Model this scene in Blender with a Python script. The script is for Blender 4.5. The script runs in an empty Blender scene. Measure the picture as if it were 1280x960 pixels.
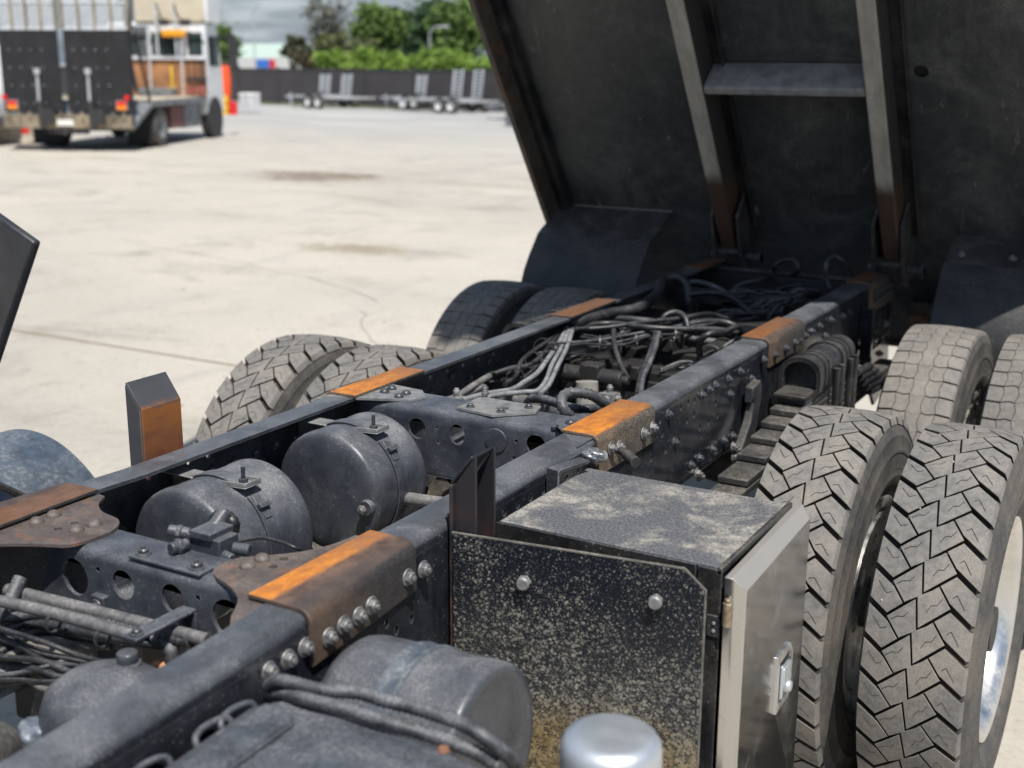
import bpy, bmesh, math, random
from mathutils import Vector, Matrix
R = math.radians
random.seed(7)
scene = bpy.context.scene
COL = scene.collection

# ------------------------------------------------------------------ camera
cam_d = bpy.data.cameras.new("camera")
cam_d.sensor_width = 36.0
cam_d.lens = 1561.23 / 1280.0 * 36.0
cam_d.clip_start = 0.05
cam_d.clip_end = 3000.0
cam = bpy.data.objects.new("camera", cam_d)
COL.objects.link(cam)
_F = Vector((-0.4838, 0.8392, -0.2493)).normalized()
_r0 = Vector((0.8663, 0.4995, 0.0)).normalized()
_u0 = _r0.cross(_F)
_c, _s = math.cos(0.0048), math.sin(0.0048)
_Rv = _r0 * _c + _u0 * _s
_Uv = _u0 * _c - _r0 * _s
cam.matrix_world = Matrix(((_Rv.x, _Uv.x, -_F.x, 1.6124), (_Rv.y, _Uv.y, -_F.y, -3.2861),
                           (_Rv.z, _Uv.z, -_F.z, 1.9727), (0, 0, 0, 1)))
cam_d.dof.use_dof = True
cam_d.dof.focus_distance = 2.85
cam_d.dof.aperture_fstop = 3.1
scene.camera = cam

# ------------------------------------------------------------------ light
SUN = Vector((0.34, -0.34, 0.875)).normalized()      # direction towards the sun
elev = math.asin(SUN.z)
az = math.atan2(SUN.x, SUN.y)
world = bpy.data.worlds.new("World")
scene.world = world
world.use_nodes = True
wn, wl = world.node_tree.nodes, world.node_tree.links
wn.clear()
wo = wn.new("ShaderNodeOutputWorld")
bgn = wn.new("ShaderNodeBackground"); bgn.inputs[1].default_value = 1.0
sky = wn.new("ShaderNodeTexSky"); sky.sky_type = 'NISHITA'; sky.sun_disc = False
sky.sun_elevation = elev; sky.sun_rotation = az
sky.air_density = 1.2; sky.dust_density = 1.5
skm = wn.new("ShaderNodeVectorMath"); skm.operation = 'SCALE'; skm.inputs['Scale'].default_value = 0.15
wl.new(sky.outputs[0], skm.inputs[0])
wtc = wn.new("ShaderNodeTexCoord")
wsep = wn.new("ShaderNodeSeparateXYZ"); wl.new(wtc.outputs['Generated'], wsep.inputs[0])
wadd = wn.new("ShaderNodeMath"); wadd.operation = 'ADD'; wadd.inputs[1].default_value = 0.16
wl.new(wsep.outputs[2], wadd.inputs[0])
wdiv = wn.new("ShaderNodeVectorMath"); wdiv.operation = 'DIVIDE'
wcmb = wn.new("ShaderNodeCombineXYZ")
for i in range(3): wl.new(wadd.outputs[0], wcmb.inputs[i])
wl.new(wtc.outputs['Generated'], wdiv.inputs[0]); wl.new(wcmb.outputs[0], wdiv.inputs[1])
wnz = wn.new("ShaderNodeTexNoise"); wnz.inputs['Scale'].default_value = 1.7
wnz.inputs['Detail'].default_value = 9; wnz.inputs['Roughness'].default_value = 0.55
wl.new(wdiv.outputs[0], wnz.inputs['Vector'])
wr = wn.new("ShaderNodeValToRGB")
wr.color_ramp.elements[0].position = 0.34; wr.color_ramp.elements[0].color = (0.085, 0.125, 0.20, 1)
wr.color_ramp.elements[1].position = 0.80; wr.color_ramp.elements[1].color = (0.62, 0.69, 0.79, 1)
e_ = wr.color_ramp.elements.new(0.58); e_.color = (0.165, 0.225, 0.33, 1)
wl.new(wnz.outputs[0], wr.inputs[0])
wmix = wn.new("ShaderNodeMix"); wmix.data_type = 'RGBA'; wmix.inputs[0].default_value = 0.72
wl.new(skm.outputs[0], wmix.inputs[6]); wl.new(wr.outputs[0], wmix.inputs[7])
wl.new(wmix.outputs[2], bgn.inputs[0]); wl.new(bgn.outputs[0], wo.inputs[0])

sun_d = bpy.data.lights.new("sun", 'SUN'); sun_d.energy = 4.9; sun_d.angle = R(0.6)
sun_d.color = (1.0, 0.955, 0.88)
sun = bpy.data.objects.new("sun", sun_d); COL.objects.link(sun)
sun.rotation_euler = (-SUN).to_track_quat('-Z', 'Y').to_euler()
sun.location = (20, -20, 60)
scene.view_settings.view_transform = 'Standard'
scene.view_settings.look = 'None'
scene.view_settings.exposure = 0.27
scene.view_settings.gamma = 1.0

# ------------------------------------------------------------------ mesh helpers
class MB:
    def __init__(s): s.v = []; s.f = []; s.m = []
    def add(s, vs, fs, mi=0):
        b = len(s.v); s.v.extend(tuple(v) for v in vs)
        for f in fs: s.f.append(tuple(b + i for i in f)); s.m.append(mi)
        return s
    def box(s, x0, x1, y0, y1, z0, z1, M=None, mi=0):
        vs = [Vector((x, y, z)) for x in (x0, x1) for y in (y0, y1) for z in (z0, z1)]
        if M is not None: vs = [M @ v for v in vs]
        return s.add(vs, [(0, 1, 3, 2), (4, 6, 7, 5), (0, 4, 5, 1), (2, 3, 7, 6), (0, 2, 6, 4), (1, 5, 7, 3)], mi)
    def bar(s, a, b, w, h, up=(0, 0, 1), mi=0):
        a = Vector(a); b = Vector(b); d = b - a; L = d.length; d.normalize()
        up = Vector(up); sx = d.cross(up)
        if sx.length < 1e-4: up = Vector((1, 0, 0)); sx = d.cross(up)
        sx.normalize(); uz = sx.cross(d)
        M = Matrix(((sx.x, d.x, uz.x, a.x), (sx.y, d.y, uz.y, a.y), (sx.z, d.z, uz.z, a.z), (0, 0, 0, 1)))
        return s.box(-w/2, w/2, 0, L, -h/2, h/2, M, mi)
    def lathe(s, prof, M=None, n=32, mi=0, a0=0.0, a1=2*math.pi, closed=False):
        """prof: (r, h) pairs; axis = local Z"""
        full = abs(a1 - a0 - 2*math.pi) < 1e-6
        cols = n if full else n + 1
        vs = []
        for r, h in prof:
            for k in range(cols):
                t = a0 + (a1 - a0) * k / n
                vs.append(Vector((r*math.cos(t), r*math.sin(t), h)))
        if M is not None: vs = [M @ v for v in vs]
        fs = []; P = len(prof)
        for i in range(P if closed else P - 1):
            j = (i + 1) % P
            for k in range(n):
                k2 = (k + 1) % cols
                fs.append((i*cols + k, i*cols + k2, j*cols + k2, j*cols + k))
        return s.add(vs, fs, mi)
    def cyl(s, a, b, r, n=20, r2=None, mi=0, cap=True):
        a = Vector(a); b = Vector(b); r2 = r if r2 is None else r2
        M = axis_mat(a, b - a); L = (b - a).length
        base = len(s.v)
        s.lathe([(r, 0), (r2, L)], M, n, mi)
        if cap:
            s.f.append(tuple(base + k for k in range(n - 1, -1, -1))); s.m.append(mi)
            s.f.append(tuple(base + n + k for k in range(n))); s.m.append(mi)
        return s
    def tube(s, pts, r, n=8, mi=0, rib=0.0, step=None, cap=True):
        pts = smooth_path(pts, step or max(r*1.1, 0.006) if not rib else r*0.42)
        rings = []; t0 = None; N = None
        for i, p in enumerate(pts):
            t = (pts[min(i+1, len(pts)-1)] - pts[max(i-1, 0)]).normalized()
            if N is None:
                N = t.orthogonal().normalized()
            else:
                N = (N - t * N.dot(t)).normalized()
            B = t.cross(N)
            rr = r * (1 + (rib if i % 2 else -rib))
            rings.append([p + (N*math.cos(2*math.pi*k/n) + B*math.sin(2*math.pi*k/n)) * rr for k in range(n)])
        b = len(s.v)
        for rg in rings: s.v.extend(tuple(v) for v in rg)
        for i in range(len(rings)-1):
            for k in range(n):
                k2 = (k+1) % n
                s.f.append((b+i*n+k, b+i*n+k2, b+(i+1)*n+k2, b+(i+1)*n+k)); s.m.append(mi)
        if cap:
            s.f.append(tuple(b + k for k in range(n-1, -1, -1))); s.m.append(mi)
            s.f.append(tuple(b + (len(rings)-1)*n + k for k in range(n))); s.m.append(mi)
        return s
    def prism(s, poly, h0, h1, M=None, mi=0):
        n = len(poly)
        vs = [Vector((x, y, h0)) for x, y in poly] + [Vector((x, y, h1)) for x, y in poly]
        if M is not None: vs = [M @ v for v in vs]
        fs = [tuple(range(n-1, -1, -1)), tuple(range(n, 2*n))]
        fs += [(i, (i+1) % n, n + (i+1) % n, n + i) for i in range(n)]
        return s.add(vs, fs, mi)
    def merge(s, me, M=None, mi=0):
        vs = [v.co.copy() for v in me.vertices]
        if M is not None: vs = [M @ v for v in vs]
        return s.add(vs, [tuple(p.vertices) for p in me.polygons], mi)
    def mesh(s, name, mats, angle=35):
        me = bpy.data.meshes.new(name)
        me.from_pydata(s.v, [], s.f)
        for m in (mats if isinstance(mats, (list, tuple)) else [mats]): me.materials.append(m)
        me.polygons.foreach_set('material_index', s.m)
        bm = bmesh.new(); bm.from_mesh(me)
        bmesh.ops.recalc_face_normals(bm, faces=bm.faces)
        bm.to_mesh(me); bm.free()
        me.polygons.foreach_set('use_smooth', [True]*len(me.polygons))
        me.set_sharp_from_angle(angle=R(angle))
        me.update()
        return me
    def build(s, name, mats, parent=None, bevel=0.0, angle=35, seg=2):
        return link(name, s.mesh(name, mats, angle), parent, bevel, seg)

def link(name, me, parent=None, bevel=0.0, seg=2):
    o = bpy.data.objects.new(name, me); COL.objects.link(o)
    if parent is not None: o.parent = parent
    if bevel:
        md = o.modifiers.new("bevel", 'BEVEL'); md.width = bevel; md.segments = seg
        md.limit_method = 'ANGLE'; md.angle_limit = R(40); md.use_clamp_overlap = True
    return o

def axis_mat(origin, axis, ref=(0, 0, 1)):
    z = Vector(axis).normalized(); x = Vector(ref).cross(z)
    if x.length < 1e-4: x = Vector((1, 0, 0)).cross(z)
    if x.length < 1e-4: x = Vector((0, 1, 0)).cross(z)
    x.normalize(); y = z.cross(x)
    o = Vector(origin)
    return Matrix(((x.x, y.x, z.x, o.x), (x.y, y.y, z.y, o.y), (x.z, y.z, z.z, o.z), (0, 0, 0, 1)))

def frame_mat(origin, ex, ey):
    ex = Vector(ex).normalized(); ey = Vector(ey).normalized(); ez = ex.cross(ey); o = Vector(origin)
    return Matrix(((ex.x, ey.x, ez.x, o.x), (ex.y, ey.y, ez.y, o.y), (ex.z, ey.z, ez.z, o.z), (0, 0, 0, 1)))

def smooth_path(pts, step):
    P = [Vector(p) for p in pts]
    if len(P) < 3:
        n = max(2, int((P[1]-P[0]).length/step/3)); return [P[0].lerp(P[1], k/n) for k in range(n+1)]
    Q = [P[0]*2-P[1]] + P + [P[-1]*2-P[-2]]
    out = []
    for i in range(1, len(Q)-2):
        a, b, c, d = Q[i-1:i+3]
        n = max(1, int((c-b).length/step))
        for k in range(n):
            t = k/n
            out.append(0.5*((2*b) + (c-a)*t + (2*a-5*b+4*c-d)*t*t + (3*b-3*c+d-a)*t*t*t))
    out.append(P[-1])
    return out

def holed(outline, holes, thick, bevel=0.0):
    """flat plate with real holes in local XY, thickness along Z, as a mesh"""
    cu = bpy.data.curves.new("tmp", 'CURVE'); cu.dimensions = '2D'; cu.fill_mode = 'BOTH'
    cu.extrude = thick/2
    for loop in [outline] + holes:
        sp = cu.splines.new('POLY'); sp.points.add(len(loop)-1)
        for p, q in zip(sp.points, loop): p.co = (q[0], q[1], 0, 1)
        sp.use_cyclic_u = True
    o = bpy.data.objects.new("tmp", cu)
    me = bpy.data.meshes.new_from_object(o)
    bpy.data.objects.remove(o); bpy.data.curves.remove(cu)
    return me
def circ(x, y, r, n=20, ry=None):
    ry = ry or r
    return [(x + r*math.cos(2*math.pi*k/n), y + ry*math.sin(2*math.pi*k/n)) for k in range(n)]

def tag(o, label=None, cat=None, group=None, kind=None):
    if label: o['label'] = label
    if cat: o['category'] = cat
    if group: o['group'] = group
    if kind: o['kind'] = kind
    return o
def empty(name, loc=(0, 0, 0), parent=None, rz=0.0):
    o = bpy.data.objects.new(name, None); COL.objects.link(o)
    o.location = loc; o.rotation_euler = (0, 0, rz); o.empty_display_size = 0.2
    if parent is not None: o.parent = parent
    return o
def copy_tree(o, parent=None):
    kids = list(o.children)
    c = o.copy(); COL.objects.link(c)
    if parent is not None: c.parent = parent
    for k in kids: copy_tree(k, c)
    return c

# ------------------------------------------------------------------ materials
class NT:
    def __init__(s, name):
        s.mat = bpy.data.materials.new(name); s.mat.use_nodes = True
        s.n = s.mat.node_tree.nodes; s.l = s.mat.node_tree.links
        s.b = s.n['Principled BSDF']; s.tc = None
    def obj(s, scale=None):
        if s.tc is None: s.tc = s.n.new('ShaderNodeTexCoord')
        if scale is None: return s.tc.outputs['Object']
        m = s.n.new('ShaderNodeMapping'); m.inputs['Scale'].default_value = scale
        s.l.new(s.tc.outputs['Object'], m.inputs[0]); return m.outputs[0]
    def noise(s, scale, detail=6, rough=.6, vec=None, dist=0.0):
        t = s.n.new('ShaderNodeTexNoise'); t.inputs['Scale'].default_value = scale
        t.inputs['Detail'].default_value = detail; t.inputs['Roughness'].default_value = rough
        t.inputs['Distortion'].default_value = dist
        s.l.new(vec or s.obj(), t.inputs['Vector']); return t.outputs[0]
    def vor(s, scale, vec=None, feature='F1'):
        t = s.n.new('ShaderNodeTexVoronoi'); t.inputs['Scale'].default_value = scale; t.feature = feature
        s.l.new(vec or s.obj(), t.inputs['Vector']); return t.outputs[0]
    def rng(s, x, a, b, c=0., d=1., smooth=True):
        t = s.n.new('ShaderNodeMapRange'); t.clamp = True
        if smooth: t.interpolation_type = 'SMOOTHSTEP'
        s.l.new(x, t.inputs[0])
        for i, v in zip((1, 2, 3, 4), (a, b, c, d)): t.inputs[i].default_value = v
        return t.outputs[0]
    def math(s, op, a, b=None, c=None, clamp=False):
        t = s.n.new('ShaderNodeMath'); t.operation = op; t.use_clamp = clamp
        for i, v in enumerate((a, b, c)):
            if v is None: continue
            if isinstance(v, (int, float)): t.inputs[i].default_value = v
            else: s.l.new(v, t.inputs[i])
        return t.outputs[0]
    def mix(s, f, a, b):
        t = s.n.new('ShaderNodeMix'); t.data_type = 'RGBA'
        for i, v in ((0, f), (6, a), (7, b)):
            if isinstance(v, (int, float)): t.inputs[i].default_value = v
            elif isinstance(v, tuple): t.inputs[i].default_value = v if len(v) == 4 else v + (1,)
            else: s.l.new(v, t.inputs[i])
        return t.outputs[2]
    def mixf(s, f, a, b):
        t = s.n.new('ShaderNodeMix'); t.data_type = 'FLOAT'
        for i, v in ((0, f), (2, a), (3, b)):
            if isinstance(v, (int, float)): t.inputs[i].default_value = v
            else: s.l.new(v, t.inputs[i])
        return t.outputs[0]
    def sep(s, v):
        t = s.n.new('ShaderNodeSeparateXYZ'); s.l.new(v, t.inputs[0]); return t.outputs
    def normal(s):
        t = s.n.new('ShaderNodeNewGeometry'); return s.sep(t.outputs['Normal'])
    def bump(s, h, strength=.3, dist=.002, prev=None):
        t = s.n.new('ShaderNodeBump'); t.inputs['Strength'].default_value = strength
        t.inputs['Distance'].default_value = dist; s.l.new(h, t.inputs['Height'])
        if prev is not None: s.l.new(prev, t.inputs['Normal'])
        return t.outputs[0]
    def out(s, color=None, rough=None, normal=None, metal=None, **kw):
        for k, v in (('Base Color', color), ('Roughness', rough), ('Normal', normal), ('Metallic', metal)):
            if v is None: continue
            if isinstance(v, (int, float)): s.b.inputs[k].default_value = v
            elif isinstance(v, tuple): s.b.inputs[k].default_value = v if len(v) == 4 else v + (1,)
            else: s.l.new(v, s.b.inputs[k])
        for k, v in kw.items(): s.b.inputs[k.replace('_', ' ')].default_value = v
        return s.mat

def grimy(name, base, rough=.45, dust=(.33, .30, .26), amt=.35, up=.45, scale=7, fine=110, metal=0.0,
          bump=.25, var=.35, rust=0.0, scratch=.15, ior=1.5, wear=.45, specks=.35):
    """painted or bare metal under an uneven film of yard dust"""
    t = NT(name)
    n1 = t.noise(scale, 8, .68, dist=.4); n2 = t.noise(fine, 4, .7); n3 = t.noise(scale*3.3, 6, .6)
    nz = t.normal()[2]
    upf = t.rng(nz, .1, .95)
    patch = t.rng(n1, .36, .68)
    grain = t.rng(n2, .42, .66)
    f = t.math('MULTIPLY', patch, amt)
    f = t.math('ADD', f, t.math('MULTIPLY', upf, t.mixf(patch, up*.45, up)))
    f = t.math('MULTIPLY', f, t.mixf(grain, .50, 1.22), clamp=True)
    dark = tuple(c*(1-var) for c in base); lite = tuple(min(1, c*(1+var)) for c in base)
    col = t.mix(t.rng(n3, .3, .7), dark, lite)
    if rust:
        rf = t.math('MULTIPLY', t.rng(t.noise(scale*1.7, 9, .72, dist=.8), .60-.12*rust, .72), rust)
        col = t.mix(rf, col, t.mix(n3, (.10, .035, .015), (.30, .11, .035)))
    if specks:                                   # dried splashes of pale mud
        sv = t.math('SUBTRACT', t.vor(85), t.math('MULTIPLY', n3, .22))
        sf = t.math('MULTIPLY', t.rng(sv, .10, .03), t.math('MULTIPLY', t.rng(n1, .40, .62), specks))
        col = t.mix(sf, col, dust)
    if wear:                                     # paint rubbed off the corners
        bv = t.n.new('ShaderNodeBevel'); bv.samples = 4; bv.inputs['Radius'].default_value = .004
        gm = t.n.new('ShaderNodeNewGeometry'); dt = t.n.new('ShaderNodeVectorMath'); dt.operation = 'DOT_PRODUCT'
        t.l.new(bv.outputs[0], dt.inputs[0]); t.l.new(gm.outputs['Normal'], dt.inputs[1])
        ed = t.rng(dt.outputs['Value'], .985, .90)
        ed = t.math('MULTIPLY', t.math('MULTIPLY', ed, t.rng(n2, .30, .62, .25, 1)), wear)
        col = t.mix(ed, col, tuple(min(.45, c*1.5+.13) for c in base))
    if scratch:
        st = t.obj((6, 1.2, 6)); sc = t.rng(t.noise(38, 3, .8, vec=st), .66, .72)
        col = t.mix(t.math('MULTIPLY', sc, scratch), col, (.30, .30, .30))
    col = t.mix(f, col, t.mix(n3, dust, tuple(c*.8 for c in dust)))
    rg = t.mixf(f, rough, .92)
    h = t.math('ADD', t.math('MULTIPLY', n2, .4), t.math('MULTIPLY', n3, .6))
    return t.out(col, rg, t.bump(h, bump, .0015), metal, IOR=ior)

def simple(name, col, rough=.6, metal=0., var=.2, scale=12, emit=None, trans=None):
    t = NT(name)
    n = t.noise(scale, 6, .65)
    c = t.mix(t.rng(n, .3, .7), tuple(x*(1-var) for x in col), tuple(min(1, x*(1+var)) for x in col))
    t.out(c, rough, t.bump(t.noise(scale*8, 3, .6), .12, .001), metal)
    return t.mat

DUST = (.36, .33, .285)
M = {}
M['rail'] = grimy('frame_paint', (.023, .027, .035), .26, (.29, .30, .32), .15, .42, 6, 260, rust=.0, scratch=.45, bump=.15)  # top-face film: dust plus a bluish sky sheen put into the colour
M['rail_gloss'] = grimy('rail_web_paint', (.013, .015, .021), .14, (.30, .30, .30), .06, .2, 7, 220, scratch=.1, bump=.06)
M['member'] = grimy('crossmember_paint', (.027, .032, .044), .32, (.26, .27, .295), .18, .34, 8, 260, scratch=.2)
M['gusset'] = grimy('gusset_steel', (.065, .052, .050), .6, (.20, .17, .15), .35, .25, 9, 90, rust=.8, var=.3)
M['tank'] = grimy('tank_paint', (.030, .035, .047), .26, (.28, .285, .295), .19, .52, 9, 280, scratch=.1, var=.15)  # tops lightened beyond dust, blue highlights painted into the film
M['bluegrey'] = grimy('blue_grey_steel', (.07, .10, .14), .32, (.33, .35, .38), .45, .35, 7, 90, metal=.3, scratch=.3)
M['black'] = grimy('black_steel', (.010, .011, .014), .30, DUST, .14, .22, 7, 200)
M['bracket'] = grimy('bracket_paint', (.018, .020, .026), .36, DUST, .14, .25, 6, 180)
M['deep'] = grimy('chassis_black', (.011, .011, .013), .6, DUST, .04, .06, 8, 160)
M['hose'] = grimy('hose_rubber', (.020, .021, .026), .42, (.28, .29, .31), .32, .42, 16, 200, bump=.15, scratch=0)
M['hose_pale'] = grimy('pale_hose', (.13, .137, .15), .5, (.36, .365, .38), .5, .5, 16, 200, bump=.15, scratch=0)
M['hose_dark'] = grimy('dark_conduit', (.010, .011, .014), .36, (.2, .2, .21), .16, .25, 14, 160, bump=.15, scratch=0)
M['hose_tan'] = grimy('dusty_hose', (.09, .085, .08), .7, (.32, .305, .275), .55, .45, 14, 160, bump=.2, scratch=0)
M['pipe'] = grimy('grey_pipe', (.07, .07, .078), .55, (.28, .27, .26), .45, .45, 14, 120, scratch=0)
M['bolt'] = grimy('zinc_bolt', (.20, .205, .215), .42, DUST, .30, .3, 30, 200, metal=.6, scratch=0, wear=.15, specks=0)
M['bolt_dark'] = grimy('painted_bolt', (.030, .035, .048), .3, DUST, .12, .18, 30, 200, scratch=0, wear=.12, specks=0)
M['rivet'] = grimy('rusty_rivet', (.10, .082, .078), .55, (.2, .17, .15), .2, .2, 30, 200, rust=.4, scratch=0)
M['steel'] = grimy('dusty_galvanised_steel', (.28, .29, .30), .45, DUST, .30, .3, 12, 120, metal=.55, scratch=.2)
M['cover'] = grimy('plastic_cover', (.028, .034, .045), .36, (.25, .26, .28), .26, .30, 7, 170, bump=.2, scratch=.1)
M['spring'] = grimy('spring_steel', (.020, .021, .025), .5, DUST, .14, .28, 9, 90)
M['chain'] = grimy('dusty_iron', (.06, .05, .04), .75, DUST, .5, .5, 12, 90, rust=.5)
M['teal'] = simple('teal_tape', (.03, .45, .36), .5)
M['dark'] = simple('dark_recess', (.012, .012, .013), .8)

# worn aluminium
t = NT('polished_rim')
n1 = t.noise(9, 7, .7); n2 = t.noise(70, 4, .7)
f = t.rng(n1, .40, .70, 0, .6)
M['rim'] = t.out(t.mix(f, (.72, .72, .71), (.36, .34, .30)), t.mixf(f, .27, .7), t.bump(n2, .1, .001), t.mixf(f, 1., .2))
t = NT('aluminium_cap')
n1 = t.noise(14, 6, .6)
M['cap'] = t.out(t.mix(n1, (.50, .54, .58), (.66, .69, .72)), t.rng(n1, .3, .7, .36, .5), t.bump(t.noise(160, 3), .06, .001), .75)

# reflective stainless door
t = NT('stainless_door')
n1 = t.noise(6, 8, .7, dist=.5); n2 = t.noise(50, 5, .7); st = t.noise(60, 3, .7, vec=t.obj((3, 8, .6)))
f = t.math('ADD', t.math('ADD', t.rng(n1, .45, .75, 0, .30), t.rng(n2, .55, .75, 0, .2)), t.rng(t.normal()[2], .2, .6, 0, .75), clamp=True)
M['door'] = t.out(t.mix(f, (.58, .565, .54), (.32, .30, .27)), t.mixf(f, .11, .55), t.bump(st, .05, .001), t.mixf(f, .95, .3))

# toolbox top / body
def toolbox_mat():
    t = NT('toolbox_paint')
    n1 = t.noise(5.5, 9, .72, dist=.6); n2 = t.noise(170, 4, .75); n3 = t.noise(30, 5, .7)
    nz = t.normal()[2]; upf = t.rng(nz, .6, .95)
    blot = t.rng(n1, .45, .62); fine = t.rng(n2, .40, .64)
    film = t.math('MULTIPLY', upf, t.mixf(fine, .20, .50))
    dustf = t.math('MULTIPLY', t.math('MULTIPLY', t.math('MULTIPLY', upf, blot), t.mixf(t.rng(n3, .35, .6), .25, .9)), t.mixf(fine, .45, 1.0))
    side = t.math('MULTIPLY', t.math('SUBTRACT', 1.0, upf), t.math('MULTIPLY', t.rng(t.vor(90), .12, .28, 1, 0), .12))
    col = t.mix(film, (.020, .024, .034), (.28, .28, .29))
    col = t.mix(dustf, col, (.44, .41, .35))
    col = t.mix(side, col, (.35, .33, .28))
    return t.out(col, t.mixf(t.math('MAXIMUM', film, dustf), .27, .9), t.bump(n2, .2, .001))
M['toolbox'] = toolbox_mat()

def panel_mat():
    """gloss black plate with dried mud splashes, denser low down, rust bleeding in from the edges"""
    t = NT('mud_spattered_panel')
    xyz = t.sep(t.obj()); z = xyz[2]; x = xyz[0]
    low = t.rng(z, 1.06, .55)            # 0 at the top, 1 at the bottom
    n0 = t.noise(7, 6, .6); n1 = t.noise(150, 3, .6)
    wob = t.n.new('ShaderNodeVectorMath'); wob.operation = 'ADD'
    sc = t.n.new('ShaderNodeVectorMath'); sc.operation = 'SCALE'; sc.inputs['Scale'].default_value = .006
    nn = t.n.new('ShaderNodeTexNoise'); nn.inputs['Scale'].default_value = 140
    t.l.new(t.obj(), nn.inputs['Vector']); t.l.new(nn.outputs['Color'], sc.inputs[0])
    t.l.new(t.obj(), wob.inputs[0]); t.l.new(sc.outputs[0], wob.inputs[1])
    v1 = t.vor(130, vec=wob.outputs[0]); v2 = t.vor(290, vec=wob.outputs[0]); v3 = t.vor(64, vec=wob.outputs[0])
    lim = t.math('ADD', t.mixf(low, .27, .66), t.math('MULTIPLY', t.math('SUBTRACT', n0, .5), .55))
    def spots(v, k):
        d = t.math('SUBTRACT', t.math('MULTIPLY', lim, k), v)
        return t.rng(d, -.10, .16)
    s = t.math('MAXIMUM', spots(v1, .95), spots(v2, .85))
    s = t.math('MAXIMUM', s, spots(v3, .62))
    s = t.math('MULTIPLY', s, t.mixf(t.rng(t.noise(60, 5, .75), .35, .62), .25, .85))
    yel = t.math('MULTIPLY', t.rng(t.math('ADD', low, t.math('MULTIPLY', t.math('SUBTRACT', t.noise(4.5, 5), .5), 1.3)), .42, .98), 1.0)
    mud = t.mix(yel, (.27, .262, .225), (.27, .19, .075))
    film = t.math('MULTIPLY', yel, .45)
    col = t.mix(film, (.008, .010, .016), (.085, .058, .022))
    col = t.mix(s, col, mud)
    return t.out(col, t.mixf(s, .30, .9), t.bump(s, .35, .0012))
M['panel'] = panel_mat()

def rust_post():
    t = NT('rusty_post')
    z = t.sep(t.obj())[2]
    n = t.noise(9, 8, .7, vec=t.obj((1.6, 1.6, .7)), dist=.5); n2 = t.noise(60, 5, .7)
    f = t.math('MULTIPLY', t.math('MULTIPLY', t.rng(n, .46, .66), t.rng(z, 1.24, 1.08)), t.rng(t.math('ADD', t.sep(t.obj())[0], t.math('MULTIPLY', n, .03)), .437, .418, .25, .8))
    col = t.mix(f, (.02, .021, .026), t.mix(n2, (.075, .028, .02), (.17, .065, .035)))
    return t.out(col, t.mixf(f, .38, .85), t.bump(n2, .25, .001))
M['rust_post'] = rust_post()
def rust_face():
    t = NT('rusty_deflector')
    z = t.sep(t.obj())[2]
    n = t.noise(11, 7, .65, vec=t.obj((1, 1, 1.6)), dist=.4); n2 = t.noise(55, 5, .7); n3 = t.noise(14, 4, .6, vec=t.obj((.5, .5, 3)))
    nx = t.normal()[0]
    edge = t.rng(t.math('ADD', z, t.math('MULTIPLY', t.math('SUBTRACT', n, .5), .06)), 1.235, 1.215)
    f = t.math('MULTIPLY', t.math('MULTIPLY', edge, t.rng(nx, .4, .8)), t.rng(n2, .2, .4, .75, 1.0))
    up = t.rng(t.math('ADD', z, t.math('MULTIPLY', t.math('SUBTRACT', n3, .5), .12)), 1.13, 1.20)
    rc = t.mix(t.rng(n, .35, .65), (.12, .042, .022), (.19, .066, .022))
    rc = t.mix(t.math('MULTIPLY', up, .60), rc, (.28, .105, .018))
    col = t.mix(f, t.mix(n, (.035, .038, .046), (.07, .072, .082)), rc)
    return t.out(col, t.mixf(f, .5, .72), t.bump(n2, .2, .001))
M['rust_face'] = rust_face()

def pad_mat(name, bright, grime, edge=.05, fade=0.0):
    """steel wear plate: fresh orange rust where the tipper body rests, brown and black around it"""
    t = NT(name)
    p = t.sep(t.obj()); x = p[0]; y = p[1]
    nz = t.normal()[2]
    n1 = t.noise(10, 8, .7, vec=t.obj((1.5, .45, 1)), dist=.6); n2 = t.noise(90, 5, .75); n3 = t.noise(22, 6, .7)
    streak = t.noise(26, 7, .75, vec=t.obj((1.6, .5, 1)), dist=.8)
    xx = t.math('ADD', x, t.math('MULTIPLY', t.math('SUBTRACT', n1, .5), .05))
    stripe = t.rng(xx, edge+.004, edge-.012)
    stripe = t.math('MULTIPLY', stripe, t.rng(t.math('ADD', y, t.math('MULTIPLY', n1, .12)), .40, .12, .45, 1.0))
    top = t.rng(nz, .6, .9)
    orange = t.mix(t.rng(streak, .35, .65), tuple(c*bright for c in (.40, .135, .022)), tuple(c*bright for c in (.66, .25, .032)))
    orange = t.mix(t.rng(n3, .42, .70, 0, .75), orange, (.24, .085, .035))
    orange = t.mix(t.rng(t.noise(7, 6, .7, dist=1.2), .55, .68, 0, .8), orange, (.10, .055, .038))
    brown = t.mix(t.rng(n3, .35, .65), (.060, .040, .032), (.15, .092, .066))
    brown = t.mix(t.rng(t.math('ADD', x, t.math('MULTIPLY', n3, .04)), .085, .115, 0, .6), brown, (.045, .042, .044))
    orange = t.mix(fade, orange, (.11, .062, .040))
    tcol = t.mix(t.math('MULTIPLY', stripe, t.rng(n2, .22, .45, .75, 1.)), brown, orange)
    g = t.math('MULTIPLY', t.math('MULTIPLY', t.rng(t.noise(260, 4, .7), .42, .62), t.rng(n3, .35, .6, .45, 1)), grime)
    side = t.mix(t.math('MULTIPLY', t.rng(t.math('ADD', y, t.math('MULTIPLY', n1, .16)), .30, .10), t.rng(n3, .3, .6, .5, 1)), (.018, .018, .022), (.085, .052, .036))
    side = t.mix(g, side, (.32, .27, .19))
    col = t.mix(top, side, tcol)
    return t.out(col, t.mixf(top, .55, .62), t.bump(n2, .3, .0012))
M['pad1'] = pad_mat('fresh_rust_wear_pad', 1.0, .15)
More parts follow.
